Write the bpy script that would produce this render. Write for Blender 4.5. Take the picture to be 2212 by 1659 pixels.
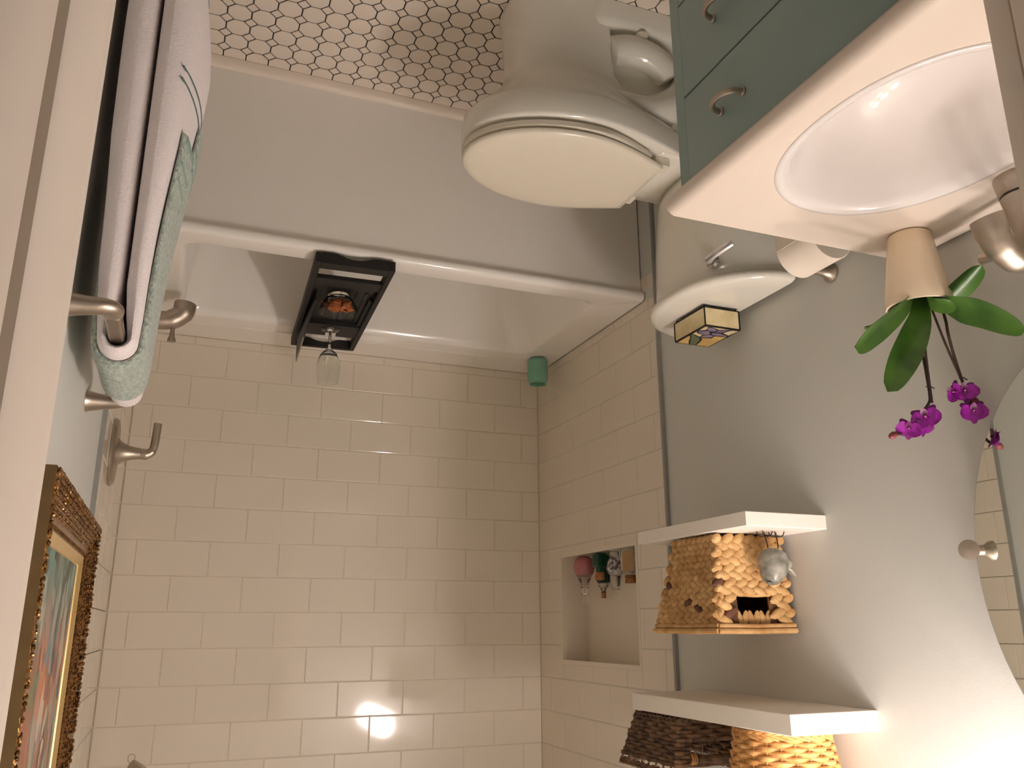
import bpy, bmesh, math, random
from mathutils import Vector, Matrix
random.seed(7)
for o in list(bpy.data.objects): bpy.data.objects.remove(o, do_unlink=True)
scene = bpy.context.scene
COL = scene.collection
PI = math.pi

# ------------------------------------------------------------------ camera (held upside down)
YAW, PITCH, ROLL = 0.3776, 0.2809, -0.0038
cam_d = bpy.data.cameras.new('camera'); cam = bpy.data.objects.new('camera', cam_d); COL.objects.link(cam)
f_ = Vector((-math.sin(YAW)*math.cos(PITCH), math.cos(YAW)*math.cos(PITCH), -math.sin(PITCH)))
r_ = Vector((math.cos(YAW), math.sin(YAW), 0)); u_ = r_.cross(f_)
r2 = math.cos(ROLL)*r_ + math.sin(ROLL)*u_; u2 = -math.sin(ROLL)*r_ + math.cos(ROLL)*u_
rx, uy, bz = -r2, -u2, -f_                      # the phone is rolled by 180 degrees
cam.matrix_world = Matrix(((rx.x, uy.x, bz.x, 1.3065), (rx.y, uy.y, bz.y, -3.0143), (rx.z, uy.z, bz.z, 1.5329), (0, 0, 0, 1)))
cam_d.sensor_width = 36; cam_d.lens = 36*1813.22/2212; cam_d.clip_start = 0.02
scene.camera = cam

# ------------------------------------------------------------------ world, exposure
w = bpy.data.worlds.new('world'); scene.world = w; w.use_nodes = True
bg = w.node_tree.nodes['Background']; bg.inputs[0].default_value = (1.0, 0.86, 0.72, 1); bg.inputs[1].default_value = 0.09
BULB = 88.0                                     # emission strength of the vanity light's frosted globes
LIGHT_COL = (1.0, 0.88, 0.84)
scene.view_settings.view_transform = 'Standard'; scene.view_settings.look = 'None'
scene.view_settings.gamma = 1; scene.view_settings.use_curve_mapping = False
scene.view_settings.exposure = 0.55
scene.cycles.use_denoising = True
scene.cycles.max_bounces = 10; scene.cycles.diffuse_bounces = 6; scene.cycles.transmission_bounces = 8
scene.cycles.caustics_reflective = False; scene.cycles.sample_clamp_indirect = 4.0

# ------------------------------------------------------------------ materials
def lin(c):
    return tuple(((v/255)/12.92 if v/255 <= .04045 else ((v/255+.055)/1.055)**2.4) for v in c)
MATS = {}
def M(name, col, rough=.5, metal=0, var=.06, vscale=30, bump=0, bscale=200, trans=0, ior=1.45, sheen=0, coat=0, sss=0, spec=.5, alpha=1, vcol=None, emit=0, vdet=3, lo=.35, hi=.65):
    m = bpy.data.materials.new(name); m.use_nodes = True; nt = m.node_tree; b = nt.nodes['Principled BSDF']
    c1 = lin(col); c2 = lin(vcol) if vcol else tuple(v*(1-var) for v in c1)
    tc = nt.nodes.new('ShaderNodeTexCoord'); nz = nt.nodes.new('ShaderNodeTexNoise')
    nz.inputs['Scale'].default_value = vscale; nz.inputs['Detail'].default_value = vdet
    nt.links.new(tc.outputs['Object'], nz.inputs['Vector'])
    cr = nt.nodes.new('ShaderNodeValToRGB'); cr.color_ramp.elements[0].position = lo; cr.color_ramp.elements[1].position = hi
    cr.color_ramp.elements[0].color = (*c2, 1); cr.color_ramp.elements[1].color = (*c1, 1)
    nt.links.new(nz.outputs['Fac'], cr.inputs['Fac']); nt.links.new(cr.outputs['Color'], b.inputs['Base Color'])
    b.inputs['Roughness'].default_value = rough; b.inputs['Metallic'].default_value = metal
    b.inputs['Specular IOR Level'].default_value = spec; b.inputs['IOR'].default_value = ior
    if trans: b.inputs['Transmission Weight'].default_value = trans
    if coat: b.inputs['Coat Weight'].default_value = coat; b.inputs['Coat Roughness'].default_value = .06
    if sheen: b.inputs['Sheen Weight'].default_value = sheen; b.inputs['Sheen Roughness'].default_value = .6
    if sss: b.inputs['Subsurface Weight'].default_value = sss; b.inputs['Subsurface Radius'].default_value = (.01, .008, .006)
    if emit: b.inputs['Emission Color'].default_value = (*c1, 1); b.inputs['Emission Strength'].default_value = emit
    if alpha < 1: b.inputs['Alpha'].default_value = alpha
    if bump:
        n2 = nt.nodes.new('ShaderNodeTexNoise'); n2.inputs['Scale'].default_value = bscale; n2.inputs['Detail'].default_value = 2
        nt.links.new(tc.outputs['Object'], n2.inputs['Vector'])
        bp = nt.nodes.new('ShaderNodeBump'); bp.inputs['Strength'].default_value = bump; bp.inputs['Distance'].default_value = .004
        nt.links.new(n2.outputs['Fac'], bp.inputs['Height']); nt.links.new(bp.outputs['Normal'], b.inputs['Normal'])
    MATS[name] = m
    return m
M('tile', (224, 214, 198), rough=.07, var=.02, vscale=3)
M('tile_back', (222, 212, 196), rough=.4)
M('paint', (206, 206, 200), rough=.55, var=.02, vscale=4, bump=.04, bscale=350)
M('ceiling_paint', (232, 228, 220), rough=.8, var=.02)
M('edge_trim', (150, 150, 144), rough=.35, var=.06)
M('woodwork', (226, 214, 200), rough=.38, var=.02, vscale=6)
M('porcelain', (228, 224, 212), rough=.07, var=.01, coat=.3)
M('tub', (238, 234, 227), rough=.12, var=.01)
M('seat_plastic', (226, 218, 200), rough=.22, var=.01)
M('octagon', (226, 214, 200), rough=.32, var=.04, vscale=9)
M('grout', (32, 27, 25), rough=.9, var=.25, vscale=80)
M('hall_floor', (120, 84, 54), rough=.4, var=.3, vscale=12)
M('teal', (140, 160, 156), rough=.42, var=.03, vscale=8)
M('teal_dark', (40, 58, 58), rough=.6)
M('counter', (224, 211, 197), rough=.12, var=.015, vscale=5)
M('basin', (228, 222, 218), rough=.06, var=.01, coat=.3)
M('nickel', (184, 172, 158), rough=.42, metal=1, var=.05, vscale=60)
M('chrome', (206, 204, 206), rough=.12, metal=1, var=.02)
M('black_ring', (22, 20, 18), rough=.4)
M('white_shelf', (238, 232, 222), rough=.4, var=.02)
M('towel_white', (248, 238, 238), rough=.95, var=.03, vscale=120, bump=.5, bscale=300, sheen=.4, spec=.1)
M('towel_aqua', (190, 200, 186), rough=.95, var=.3, vscale=160, bump=1, bscale=200, sheen=.4, spec=.1, vcol=(132, 150, 142))
M('towel_band', (150, 172, 160), rough=.9, var=.06, vscale=200, bump=.3, bscale=500, spec=.1)
M('towel_stripe', (92, 116, 112), rough=.9, var=.1)
M('caddy', (24, 21, 20), rough=.6, var=.25, vscale=20)
M('slate', (13, 13, 14), rough=.5)
M('silver_edge', (170, 170, 168), rough=.3, metal=1)
M('glass', (250, 252, 250), rough=.01, trans=1, ior=1.45, var=0)
M('cracker', (190, 108, 54), rough=.7, vcol=(120, 60, 28), vscale=90)
M('cup_glass', (150, 206, 182), rough=.35, trans=.3, ior=1.3, var=.06)
M('hyacinth', (204, 166, 112), rough=.65, vcol=(170, 128, 78), vscale=26, bump=.35, bscale=160)
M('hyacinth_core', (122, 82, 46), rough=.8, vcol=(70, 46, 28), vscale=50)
M('hyacinth_dark', (104, 66, 44), rough=.7, vcol=(70, 40, 30), vscale=60)
M('wicker_dark', (112, 82, 56), rough=.6, vcol=(62, 42, 28), vscale=45)
M('wicker_light', (214, 166, 104), rough=.55, vcol=(182, 128, 70), vscale=45)
M('basket_inside', (22, 17, 14), rough=.9)
M('stone', (168, 164, 152), rough=.3, vcol=(96, 96, 86), vscale=38, trans=.15, bump=.3, bscale=70)
M('wire', (44, 34, 28), rough=.5, metal=.6)
M('planter', (232, 214, 186), rough=.22, var=.02)
M('leaf', (74, 112, 40), rough=.32, vcol=(44, 82, 26), vscale=14)
M('stem', (66, 44, 34), rough=.6, vcol=(40, 30, 26), vscale=60)
M('petal', (160, 30, 160), rough=.5, vcol=(112, 14, 112), vscale=80, sss=.1)
M('petal_pale', (200, 110, 180), rough=.5, var=.1)
M('petal_deep', (96, 14, 80), rough=.5, var=.2)
M('petal_sepal', (124, 22, 116), rough=.5, vcol=(84, 10, 78), vscale=90)
M('bud', (128, 60, 60), rough=.5, vcol=(96, 34, 66), vscale=60)
M('bark', (44, 28, 20), rough=.95, vcol=(20, 14, 10), vscale=90, bump=1, bscale=120)
M('paper', (240, 228, 212), rough=.85, var=.02)
M('lead', (30, 27, 24), rough=.5, metal=.3)
M('glass_cream', (226, 212, 170), rough=.18, vcol=(208, 190, 144), vscale=24, sss=.05)
M('glass_amber', (214, 180, 112), rough=.18, vcol=(196, 156, 88), vscale=24)
M('glass_purple', (140, 122, 144), rough=.18, vcol=(112, 96, 118), vscale=40)
M('glass_green', (98, 108, 70), rough=.18, vcol=(74, 92, 58), vscale=30)
M('pink_liquid', (190, 120, 120), rough=.15, var=.05, trans=.15)
M('green_bottle', (24, 92, 66), rough=.08, trans=.45, ior=1.4, var=.2)
M('dark_green', (10, 58, 46), rough=.1, trans=.2, var=.1)
M('cork', (176, 122, 74), rough=.85, vcol=(140, 90, 50), vscale=90)
M('floral', (196, 190, 184), rough=.3, vcol=(90, 82, 90), vscale=70, lo=.42, hi=.5)
M('kraft', (164, 134, 96), rough=.85, var=.08)
M('string', (206, 204, 180), rough=.9)
M('gold', (176, 134, 82), rough=.26, metal=.9, vcol=(110, 78, 46), vscale=70, bump=.5, bscale=120)
M('gold_side', (120, 96, 62), rough=.5, metal=.5, var=.15)
M('gold_liner', (214, 184, 126), rough=.35, metal=.6, var=.05)
M('mirror_glass', (236, 238, 232), rough=.015, metal=1, var=0)
M('mirror_edge', (120, 140, 130), rough=.2, var=.05)
M('globe', (255, 232, 206), rough=.4, var=0)
gm = MATS['globe'].node_tree.nodes['Principled BSDF']
gm.inputs['Emission Color'].default_value = (*LIGHT_COL, 1); gm.inputs['Emission Strength'].default_value = BULB
# painted canvas: loose patches of colour, flat print
def canvas_material():
    m = bpy.data.materials.new('oil_painting'); m.use_nodes = True; nt = m.node_tree; b = nt.nodes['Principled BSDF']
    tc = nt.nodes.new('ShaderNodeTexCoord'); mp = nt.nodes.new('ShaderNodeMapping'); nt.links.new(tc.outputs['Object'], mp.inputs['Vector'])
    mp.inputs['Scale'].default_value = (1, 3.2, 1.6)
    nz = nt.nodes.new('ShaderNodeTexNoise'); nz.inputs['Scale'].default_value = 6; nz.inputs['Detail'].default_value = 4
    nt.links.new(mp.outputs['Vector'], nz.inputs['Vector'])
    add = nt.nodes.new('ShaderNodeVectorMath'); add.operation = 'MULTIPLY_ADD'; add.inputs[1].default_value = (.3, .3, .3)
    nt.links.new(nz.outputs['Color'], add.inputs[0]); nt.links.new(mp.outputs['Vector'], add.inputs[2])
    vo = nt.nodes.new('ShaderNodeTexVoronoi'); vo.inputs['Scale'].default_value = 10; nt.links.new(add.outputs[0], vo.inputs['Vector'])
    sp = nt.nodes.new('ShaderNodeSeparateColor'); nt.links.new(vo.outputs['Color'], sp.inputs[0])
    low = nt.nodes.new('ShaderNodeValToRGB'); high = nt.nodes.new('ShaderNodeValToRGB')
    def fill(rp, cols):
        els = rp.color_ramp.elements; rp.color_ramp.interpolation = 'LINEAR'
        while len(els) < len(cols): els.new(.5)
        for i, c in enumerate(cols): els[i].position = i/(len(cols)-1); els[i].color = (*lin(c), 1)
    fill(low, [(40, 66, 52), (104, 140, 136), (62, 88, 56), (150, 170, 164), (88, 84, 70), (40, 56, 44)])
    fill(high, [(110, 136, 150), (186, 112, 70), (60, 54, 46), (196, 180, 156), (150, 70, 52), (104, 110, 72), (128, 150, 164)])
    nt.links.new(sp.outputs[0], low.inputs['Fac']); nt.links.new(sp.outputs[0], high.inputs['Fac'])
    sx = nt.nodes.new('ShaderNodeSeparateXYZ'); nt.links.new(tc.outputs['Object'], sx.inputs[0])
    mr = nt.nodes.new('ShaderNodeMapRange'); mr.inputs[1].default_value = .10; mr.inputs[2].default_value = .26
    nt.links.new(sx.outputs[2], mr.inputs[0])
    mx = nt.nodes.new('ShaderNodeMix'); mx.data_type = 'RGBA'; nt.links.new(mr.outputs[0], mx.inputs[0])
    nt.links.new(low.outputs[0], mx.inputs[6]); nt.links.new(high.outputs[0], mx.inputs[7]); nt.links.new(mx.outputs[2], b.inputs['Base Color'])
    b.inputs['Roughness'].default_value = .4
    bp = nt.nodes.new('ShaderNodeBump'); bp.inputs['Strength'].default_value = .4; bp.inputs['Distance'].default_value = .003
    nt.links.new(nz.outputs['Fac'], bp.inputs['Height']); nt.links.new(bp.outputs['Normal'], b.inputs['Normal'])
    MATS['oil_painting'] = m
canvas_material()

# ------------------------------------------------------------------ mesh helpers
ORG = {}
def tagged(o, label=None, cat=None, group=None, kind=None):
    if label: o['label'] = label
    if cat: o['category'] = cat
    if group: o['group'] = group
    if kind: o['kind'] = kind
    return o
def thing(name, loc, label, cat, group=None):
    o = bpy.data.objects.new(name, None); COL.objects.link(o); o.location = loc; o.empty_display_size = .05
    ORG[o.as_pointer()] = Vector(loc)
    return tagged(o, label, cat, group)
def rrect(x0, x1, y0, y1, r, n=4):
    r = max(1e-5, min(r, (x1-x0)/2-1e-5, (y1-y0)/2-1e-5)); pts = []
    for cx, cy, a0 in ((x1-r, y0+r, -PI/2), (x1-r, y1-r, 0), (x0+r, y1-r, PI/2), (x0+r, y0+r, PI)):
        for i in range(n+1):
            a = a0+PI/2*i/n; pts.append((cx+r*math.cos(a), cy+r*math.sin(a)))
    return pts
class MB:
    def __init__(s): s.v = []; s.f = []; s.m = []
    def add(s, vs, fs, mi=0):
        k = len(s.v); s.v += [Vector(p) for p in vs]; s.f += [tuple(i+k for i in f) for f in fs]; s.m += [mi]*len(fs); return s
    def box(s, x0, x1, y0, y1, z0, z1, mi=0):
        vs = [(x, y, z) for z in (z0, z1) for y in (y0, y1) for x in (x0, x1)]
        return s.add(vs, [(0, 2, 3, 1), (4, 5, 7, 6), (0, 1, 5, 4), (2, 6, 7, 3), (0, 4, 6, 2), (1, 3, 7, 5)], mi)
    def loft(s, rings, cap0=True, cap1=True, mi=0, closed=True):
        n = len(rings[0]); vs = [p for r in rings for p in r]; fs = []
        for j in range(len(rings)-1):
            for i in range(n if closed else n-1):
                a = j*n+i; b = j*n+(i+1) % n; fs.append((a, b, b+n, a+n))
        if cap0: fs.append(tuple(reversed(range(n))))
        if cap1: fs.append(tuple((len(rings)-1)*n+i for i in range(n)))
        return s.add(vs, fs, mi)
    def rbox(s, x0, x1, y0, y1, z0, z1, b=.003, r=None, n=2, mi=0):
        r = b if r is None else r; R = []
        for z, i in ((z0, b), (z0+b, 0), (z1-b, 0), (z1, b)):
            R.append([(x, y, z) for x, y in rrect(x0+i, x1-i, y0+i, y1-i, max(r-i, b*.3), n)])
        return s.loft(R, mi=mi)
    def lathe(s, prof, c=(0, 0, 0), n=24, axis=None, mi=0, cap0=True, cap1=True, sx=1, sy=1):
        q = axis_q(axis); R = []
        for r, z in prof:
            R.append([Vector(c)+q @ Vector((max(r, 1e-5)*sx*math.cos(2*PI*i/n), max(r, 1e-5)*sy*math.sin(2*PI*i/n), z)) for i in range(n)])
        return s.loft(R, cap0, cap1, mi)
    def tube(s, path, r, n=8, mi=0, flat=1.0, up=None):
        P = [Vector(p) for p in path]; R = []
        t0 = (P[1]-P[0]).normalized(); ref = Vector(up) if up else (Vector((0, 0, 1)) if abs(t0.z) < .9 else Vector((1, 0, 0)))
        for i, p in enumerate(P):
            t = (P[min(i+1, len(P)-1)]-P[max(i-1, 0)]).normalized()
            a = ref-t*ref.dot(t); a.normalize(); b = t.cross(a); ref = a
            rr = r[i] if isinstance(r, (list, tuple)) else r
            R.append([p+a*rr*flat*math.cos(2*PI*k/n)+b*rr*math.sin(2*PI*k/n) for k in range(n)])
        return s.loft(R, mi=mi)
    def ell(s, c, ax, q=None, n=8, m=5, mi=0):
        vs = []; fs = []; C = Vector(c)
        def T(v):
            v = Vector((v[0]*ax[0], v[1]*ax[1], v[2]*ax[2])); return C+(q @ v if q else v)
        vs.append(T((0, 0, -1)))
        for j in range(1, m):
            ph = -PI/2+PI*j/m
            for i in range(n): a = 2*PI*i/n; vs.append(T((math.cos(ph)*math.cos(a), math.cos(ph)*math.sin(a), math.sin(ph))))
        vs.append(T((0, 0, 1)))
        for i in range(n): fs.append((0, 1+(i+1) % n, 1+i))
        for j in range(m-2):
            for i in range(n): a = 1+j*n+i; b = 1+j*n+(i+1) % n; fs.append((a, b, b+n, a+n))
        L = len(vs)-1
        for i in range(n): fs.append((L, 1+(m-2)*n+i, 1+(m-2)*n+(i+1) % n))
        return s.add(vs, fs, mi)
    def prism(s, poly, z0, z1, mi=0):
        return s.loft([[(x, y, z0) for x, y in poly], [(x, y, z1) for x, y in poly]], mi=mi)
    def build(s, name, mats, parent=None, smooth=True, ang=35, origin=None, subsurf=0):
        vs = s.v
        if parent is not None: o0 = ORG[parent.as_pointer()]
        else:
            if origin is None:
                o0 = Vector(((min(v.x for v in vs)+max(v.x for v in vs))/2, (min(v.y for v in vs)+max(v.y for v in vs))/2, min(v.z for v in vs)))
            else: o0 = Vector(origin)
        me = bpy.data.meshes.new(name); me.from_pydata([v-o0 for v in vs], [], s.f); me.validate()
        bm = bmesh.new(); bm.from_mesh(me); bmesh.ops.recalc_face_normals(bm, faces=bm.faces); bm.to_mesh(me); bm.free()
        for mn in ([mats] if isinstance(mats, str) else mats): me.materials.append(MATS[mn])
        if len(me.materials) > 1 and len(me.polygons) == len(s.m): me.polygons.foreach_set('material_index', s.m)
        if smooth:
            me.polygons.foreach_set('use_smooth', [len(p.vertices) <= 4 for p in me.polygons]); me.set_sharp_from_angle(angle=math.radians(ang))
        o = bpy.data.objects.new(name, me); COL.objects.link(o)
        if parent is not None: o.parent = parent
        else: o.location = o0
        ORG[o.as_pointer()] = o0
        if subsurf:
            sm = o.modifiers.new('subdivision', 'SUBSURF'); sm.levels = subsurf; sm.render_levels = subsurf
        return o
def axis_q(axis):
    return Vector((0, 0, 1)).rotation_difference(Vector(axis).normalized()) if axis else Matrix.Identity(3)
def inst(src, name, parent, loc, rot=None):
    o = bpy.data.objects.new(name, src); COL.objects.link(o); o.parent = parent; o.location = loc
    if rot: o.rotation_euler = rot
    return o
def smoothpath(P, k=6):
    P = [Vector(p) for p in P]; out = []
    for i in range(len(P)-1):
        p0 = P[max(i-1, 0)]; p1 = P[i]; p2 = P[i+1]; p3 = P[min(i+2, len(P)-1)]
        for j in range(k):
            t = j/k; out.append(.5*((2*p1)+(-p0+p2)*t+(2*p0-5*p1+4*p2-p3)*t*t+(-p0+3*p1-3*p2+p3)*t**3))
    out.append(P[-1]); return out
def lerp(a, b, t): return a+(b-a)*t

# ================================================================== STRUCTURE
XR, XRT = 1.495, 1.485           # right wall paint / tile face
XL = -.010                       # left wall paint (tile face is X = 0)
H_ = 2.44
YF, YD = -2.545, -2.735          # front wall, room side and hall side
TUB_Y, TUB_Z = -.868, .543
AP_Y, FT_Y = -.846, -.8637    # tub apron face; front of the strip along its foot
# floor: dark grout bed, octagons and dots laid on it
fl = MB().box(-.16, 1.65, -2.60, .1, -.10, -.0025).build('floor', 'grout', origin=(0, 0, 0)); tagged(fl, 'floor of pale octagon and dot mosaic tiles with dark grout', kind='structure')
MB().box(-.4, 2.2, -3.9, -2.60, -.10, -.003).build('floor_hall', 'hall_floor', origin=(0, 0, 0))
tagged(bpy.data.objects['floor_hall'], 'wooden hall floor outside the doorway', kind='structure')
P_ = .0604; G_ = .0032; OX, OY = 1.3169, -.8447
h = P_/2-G_/2; cut = .707*P_-G_*.72-h
octp = [(h, -cut), (h, cut), (cut, h), (-cut, h), (-h, cut), (-h, -cut), (-cut, -h), (cut, -h)]
dd = .293*P_-G_*.72; dotp = [(dd, 0), (0, dd), (-dd, 0), (0, -dd)]
def piece_mesh(name, poly):
    mb = MB(); e = .0012
    def sh(k): return [(x*k, y*k) for x, y in poly]
    mb.loft([[(x, y, -.006) for x, y in poly], [(x, y, -.0009) for x, y in poly], [(x, y, 0) for x, y in sh(1-e/ max(abs(poly[0][0]), .01))]], cap0=False)
    me = bpy.data.meshes.new(name); me.from_pydata(mb.v, [], mb.f); me.materials.append(MATS['octagon']); return me
me_oct = piece_mesh('octagon_tile', octp); me_dot = piece_mesh('dot_tile', dotp)
rest = MB()
for k in range(-4, 24):
    for j in range(-2, 30):
        cx, cy = OX-(k+.5)*P_, OY-(j+.5)*P_
        if -.005 < cx < 1.50 and cy > -2.60:
            if cy > FT_Y-.004: continue
            poly = [(cx+x, cy+y) for x, y in octp]
            if cy > FT_Y-h:      # cut row along the tub trim
                poly = [(x, min(y, FT_Y-.0005)) for x, y in poly]
                near = cx > .42
                if near:
                    o = MB().prism(poly, -.006, 0).build('octagon_tile', 'octagon', fl, smooth=False); continue
            if cx > .42 and cy > -1.44: inst(me_oct, 'octagon_tile', fl, (cx, cy, random.uniform(-.0004, 0)))
            else: rest.loft([[(x, y, -.006) for x, y in poly], [(x, y, -.0004) for x, y in poly]], cap0=False)
        cx, cy = OX-k*P_, OY-j*P_
        if -.005 < cx < 1.50 and -2.60 < cy < FT_Y-.01:
            if cx > .42 and cy > -1.44: inst(me_dot, 'dot_tile', fl, (cx, cy, -.0003))
            else: rest.loft([[(cx+x, cy+y, -.006) for x, y in dotp], [(cx+x, cy+y, -.0004) for x, y in dotp]], cap0=False)
tagged(rest.build('mosaic_field', 'octagon', fl, smooth=False), kind='stuff')

# left wall with the niche hole
NY0, NY1, NZ0, NZ1 = -.745, -.185, 1.285, 1.658
YTL, YTR = -.925, -.885          # where the tiling begins on the left / right wall
wl = MB()
wl.box(-.16, XL, -2.60, YTL, 0, H_); XG = -.0022      # grout face between the tiles
for a in ((YTL, NY0, 0, H_), (NY1, .1, 0, H_), (NY0, NY1, 0, NZ0), (NY0, NY1, NZ1, H_)): wl.box(-.16, XG if a[0] >= YTL else XL, a[0], a[1], a[2], a[3])
wl.box(-.16, -.115, NY0, NY1, NZ0, NZ1)
wl = wl.build('wall_left', 'paint', origin=(0, 0, 0), smooth=False); tagged(wl, 'pale grey painted left wall with tiled tub alcove and niche', kind='structure')
wb = MB().box(-.16, 1.65, .0016, .12, 0, H_).build('wall_back', 'tile_back', origin=(0, 0, 0), smooth=False); tagged(wb, 'back wall of the tub alcove in pale subway tile', kind='structure')
wr = MB().box(XR, 1.65, -2.60, .12, 0, H_).build('wall_right', 'paint', origin=(0, 0, 0), smooth=False); tagged(wr, 'pale grey painted right wall, tiled beside the tub', kind='structure')
cl = MB().box(-.16, 1.65, -2.75, .12, H_, H_+.1).build('ceiling', 'ceiling_paint', origin=(0, 0, 0), smooth=False); tagged(cl, 'plain white ceiling', kind='structure')
JL, JR, JT = .602, 1.371, 2.06
wf = MB()
wf.box(-.16, JL-.02, YD, YF, 0, H_); wf.box(JR+.02, 1.75, YD, YF, 0, H_); wf.box(JL-.02, JR+.02, YD, YF, JT+.02, H_)
wf = wf.build('wall_front', 'paint', origin=(0, 0, 0), smooth=False); tagged(wf, 'front wall around the doorway', kind='structure')
# door frame: jamb boards, stop rebate and casings
def frame_side(s, x):
    mb = MB()
    def bx(d0, d1, y0, y1, z0=0, z1=JT):
        a, b = sorted((x+s*d0, x+s*d1)); mb.rbox(a, b, y0, y1, z0, z1, .0025, .004)
    bx(0, .024, -2.662, -2.5565)        # jamb in front of the rebate
    bx(.0045, .03, -2.75, -2.662)       # rebate on the hall side
    bx(.001, .055, -2.5562, -2.530, 0, JT+.055)     # casing, room side
    bx(.006, .075, -2.765, -2.735, 0, JT+.07)      # casing, hall side
    return mb
dr = frame_side(1, JR).build('trim_1', 'woodwork', origin=(JR, -2.6, 0)); tagged(dr, 'cream painted door frame on the right of the doorway', kind='structure')
dl = frame_side(-1, JL).build('trim_2', 'woodwork', origin=(JL, -2.6, 0)); tagged(dl, 'shaded door frame on the left of the doorway', kind='structure')
MB().rbox(JL-.02, JR+.02, -2.76, -2.53, JT, JT+.05, .003).build('trim_3', 'woodwork'); tagged(bpy.data.objects['trim_3'], 'head of the door frame', kind='structure')

# wall tiles, each a piece of its own
TX, TZ, X0, Z0 = .22528, .11352, .0724, 1.4839
TG = .0016
tile_cache = {}
def tile_mesh(wd, ht, t=.009):
    key = (round(wd, 3), round(ht, 3))
    if key in tile_cache: return tile_cache[key]
    mb = MB(); a, b = wd/2, ht/2; c = min(.0026, a*.4, b*.4)
    R = [[(-a, 0, -b), (a, 0, -b), (a, 0, b), (-a, 0, b)], [(-a, -t+.0022, -b), (a, -t+.0022, -b), (a, -t+.0022, b), (-a, -t+.0022, b)],
         [(-a+c*.4, -t+.0006, -b+c*.4), (a-c*.4, -t+.0006, -b+c*.4), (a-c*.4, -t+.0006, b-c*.4), (-a+c*.4, -t+.0006, b-c*.4)],
         [(-a+c, -t, -b+c), (a-c, -t, -b+c), (a-c, -t, b-c), (-a+c, -t, b-c)]]
    mb.loft(R, cap0=False)
    me = bpy.data.meshes.new('wall_tile'); me.from_pydata(mb.v, [], mb.f); me.materials.append(MATS['tile'])
    bm = bmesh.new(); bm.from_mesh(me); bmesh.ops.recalc_face_normals(bm, faces=bm.faces); bm.to_mesh(me); bm.free()
    tile_cache[key] = me; return me
def tile_rects(u0, u1, off, sgn, zb, zt, hole=None):
    out = []
    for k in range(-9, 10):
        z0, z1 = Z0+k*TZ, Z0+(k+1)*TZ
        z0, z1 = max(z0, zb), min(z1, zt)
        if z1-z0 < .008: continue
        o = off+(0 if k % 2 == 0 else .5*TX)
        n0 = math.floor((u0-o)/TX)-1
        for i in range(n0, n0+12):
            a, b = max(o+i*TX, u0), min(o+(i+1)*TX, u1)
            if b-a < .008: continue
            if hole and a < hole[1] and b > hole[0] and z0 < hole[3] and z1 > hole[2]:
                if a < hole[0]-.006: out.append((a, hole[0], z0, z1))
                if b > hole[1]+.006: out.append((hole[1], b, z0, z1))
                m0, m1 = max(a, hole[0]), min(b, hole[1])
                if z0 < hole[2]-.006: out.append((m0, m1, z0, hole[2]))
                if z1 > hole[3]+.006: out.append((m0, m1, hole[3], z1))
            else: out.append((a, b, z0, z1))
    return out
def jit(): return random.uniform(-.0022, .0022)
for a, b, z0, z1 in tile_rects(0, XRT, X0, 1, TUB_Z+.002, H_-.002):
    inst(tile_mesh(b-a-TG, z1-z0-TG), 'wall_tile', wb, ((a+b)/2, .008, (z0+z1)/2), (jit(), 0, jit()))
for a, b, z0, z1 in tile_rects(YTL+.006, -.002, -.09, 1, TUB_Z+.002, H_-.002, (NY0, NY1, NZ0, NZ1)):
    inst(tile_mesh(b-a-TG, z1-z0-TG), 'wall_tile', wl, (-.009, (a+b)/2, (z0+z1)/2), (0, jit()*.6, PI/2+jit()*.6))
for a, b, z0, z1 in tile_rects(YTL+.006, AP_Y+.012, -.09, 1, .002, TUB_Z-.03):
    inst(tile_mesh(b-a-TG, z1-z0-TG), 'wall_tile', wl, (-.008, (a+b)/2, (z0+z1)/2), (0, 0, PI/2))
for a, b, z0, z1 in tile_rects(YTR+.006, -.002, -.05, 1, TUB_Z+.002, H_-.002):
    inst(tile_mesh(b-a-TG, z1-z0-TG), 'wall_tile', wr, (XRT+.009, (a+b)/2, (z0+z1)/2), (0, jit()*.6, -PI/2+jit()*.6))
for a, b, z0, z1 in tile_rects(YTR+.006, AP_Y+.012, -.05, 1, .002, TUB_Z-.03):
    inst(tile_mesh(b-a-TG, z1-z0-TG), 'wall_tile', wr, (XRT+.009, (a+b)/2, (z0+z1)/2), (0, 0, -PI/2))
# tile edge trims and niche lining
MB().box(XL-.001, .0012, YTL-.004, YTL+.0065, 0, H_-.003).build('edge_strip', 'edge_trim', wl, smooth=False)
MB().box(XRT-.0012, XR+.001, YTR-.004, YTR+.0065, 0, H_-.003).build('edge_strip', 'edge_trim', wr, smooth=False)
nb = MB(); t = .012
nb.box(-.114, -.102, NY0, NY1, NZ0, NZ1)
nb.box(-.104, .003, NY0-.004, NY1+.004, NZ0-.004, NZ0+t); nb.box(-.104, .0006, NY0-.002, NY1+.002, NZ1-t, NZ1+.002)
nb.box(-.104, .0006, NY0-.002, NY0+t, NZ0+t, NZ1-t); nb.box(-.104, .0006, NY1-t, NY1+.002, NZ0+t, NZ1-t)
nb.build('niche_lining', 'tile', wl, smooth=False)
# quarter round along the tub
mb = MB(); prof = [(AP_Y, 0), (FT_Y, 0)]+[(AP_Y+(FT_Y-AP_Y)*math.cos(a), .028*math.sin(a)) for a in [PI/2*i/5 for i in range(1, 6)]]
mb.loft([[(x, y, z+.0003) for y, z in prof] for x in (.002, XR-.002)])
tagged(mb.build('trim_4', 'woodwork', ang=50), 'white quarter round strip along the foot of the bathtub', kind='structure')

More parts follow.
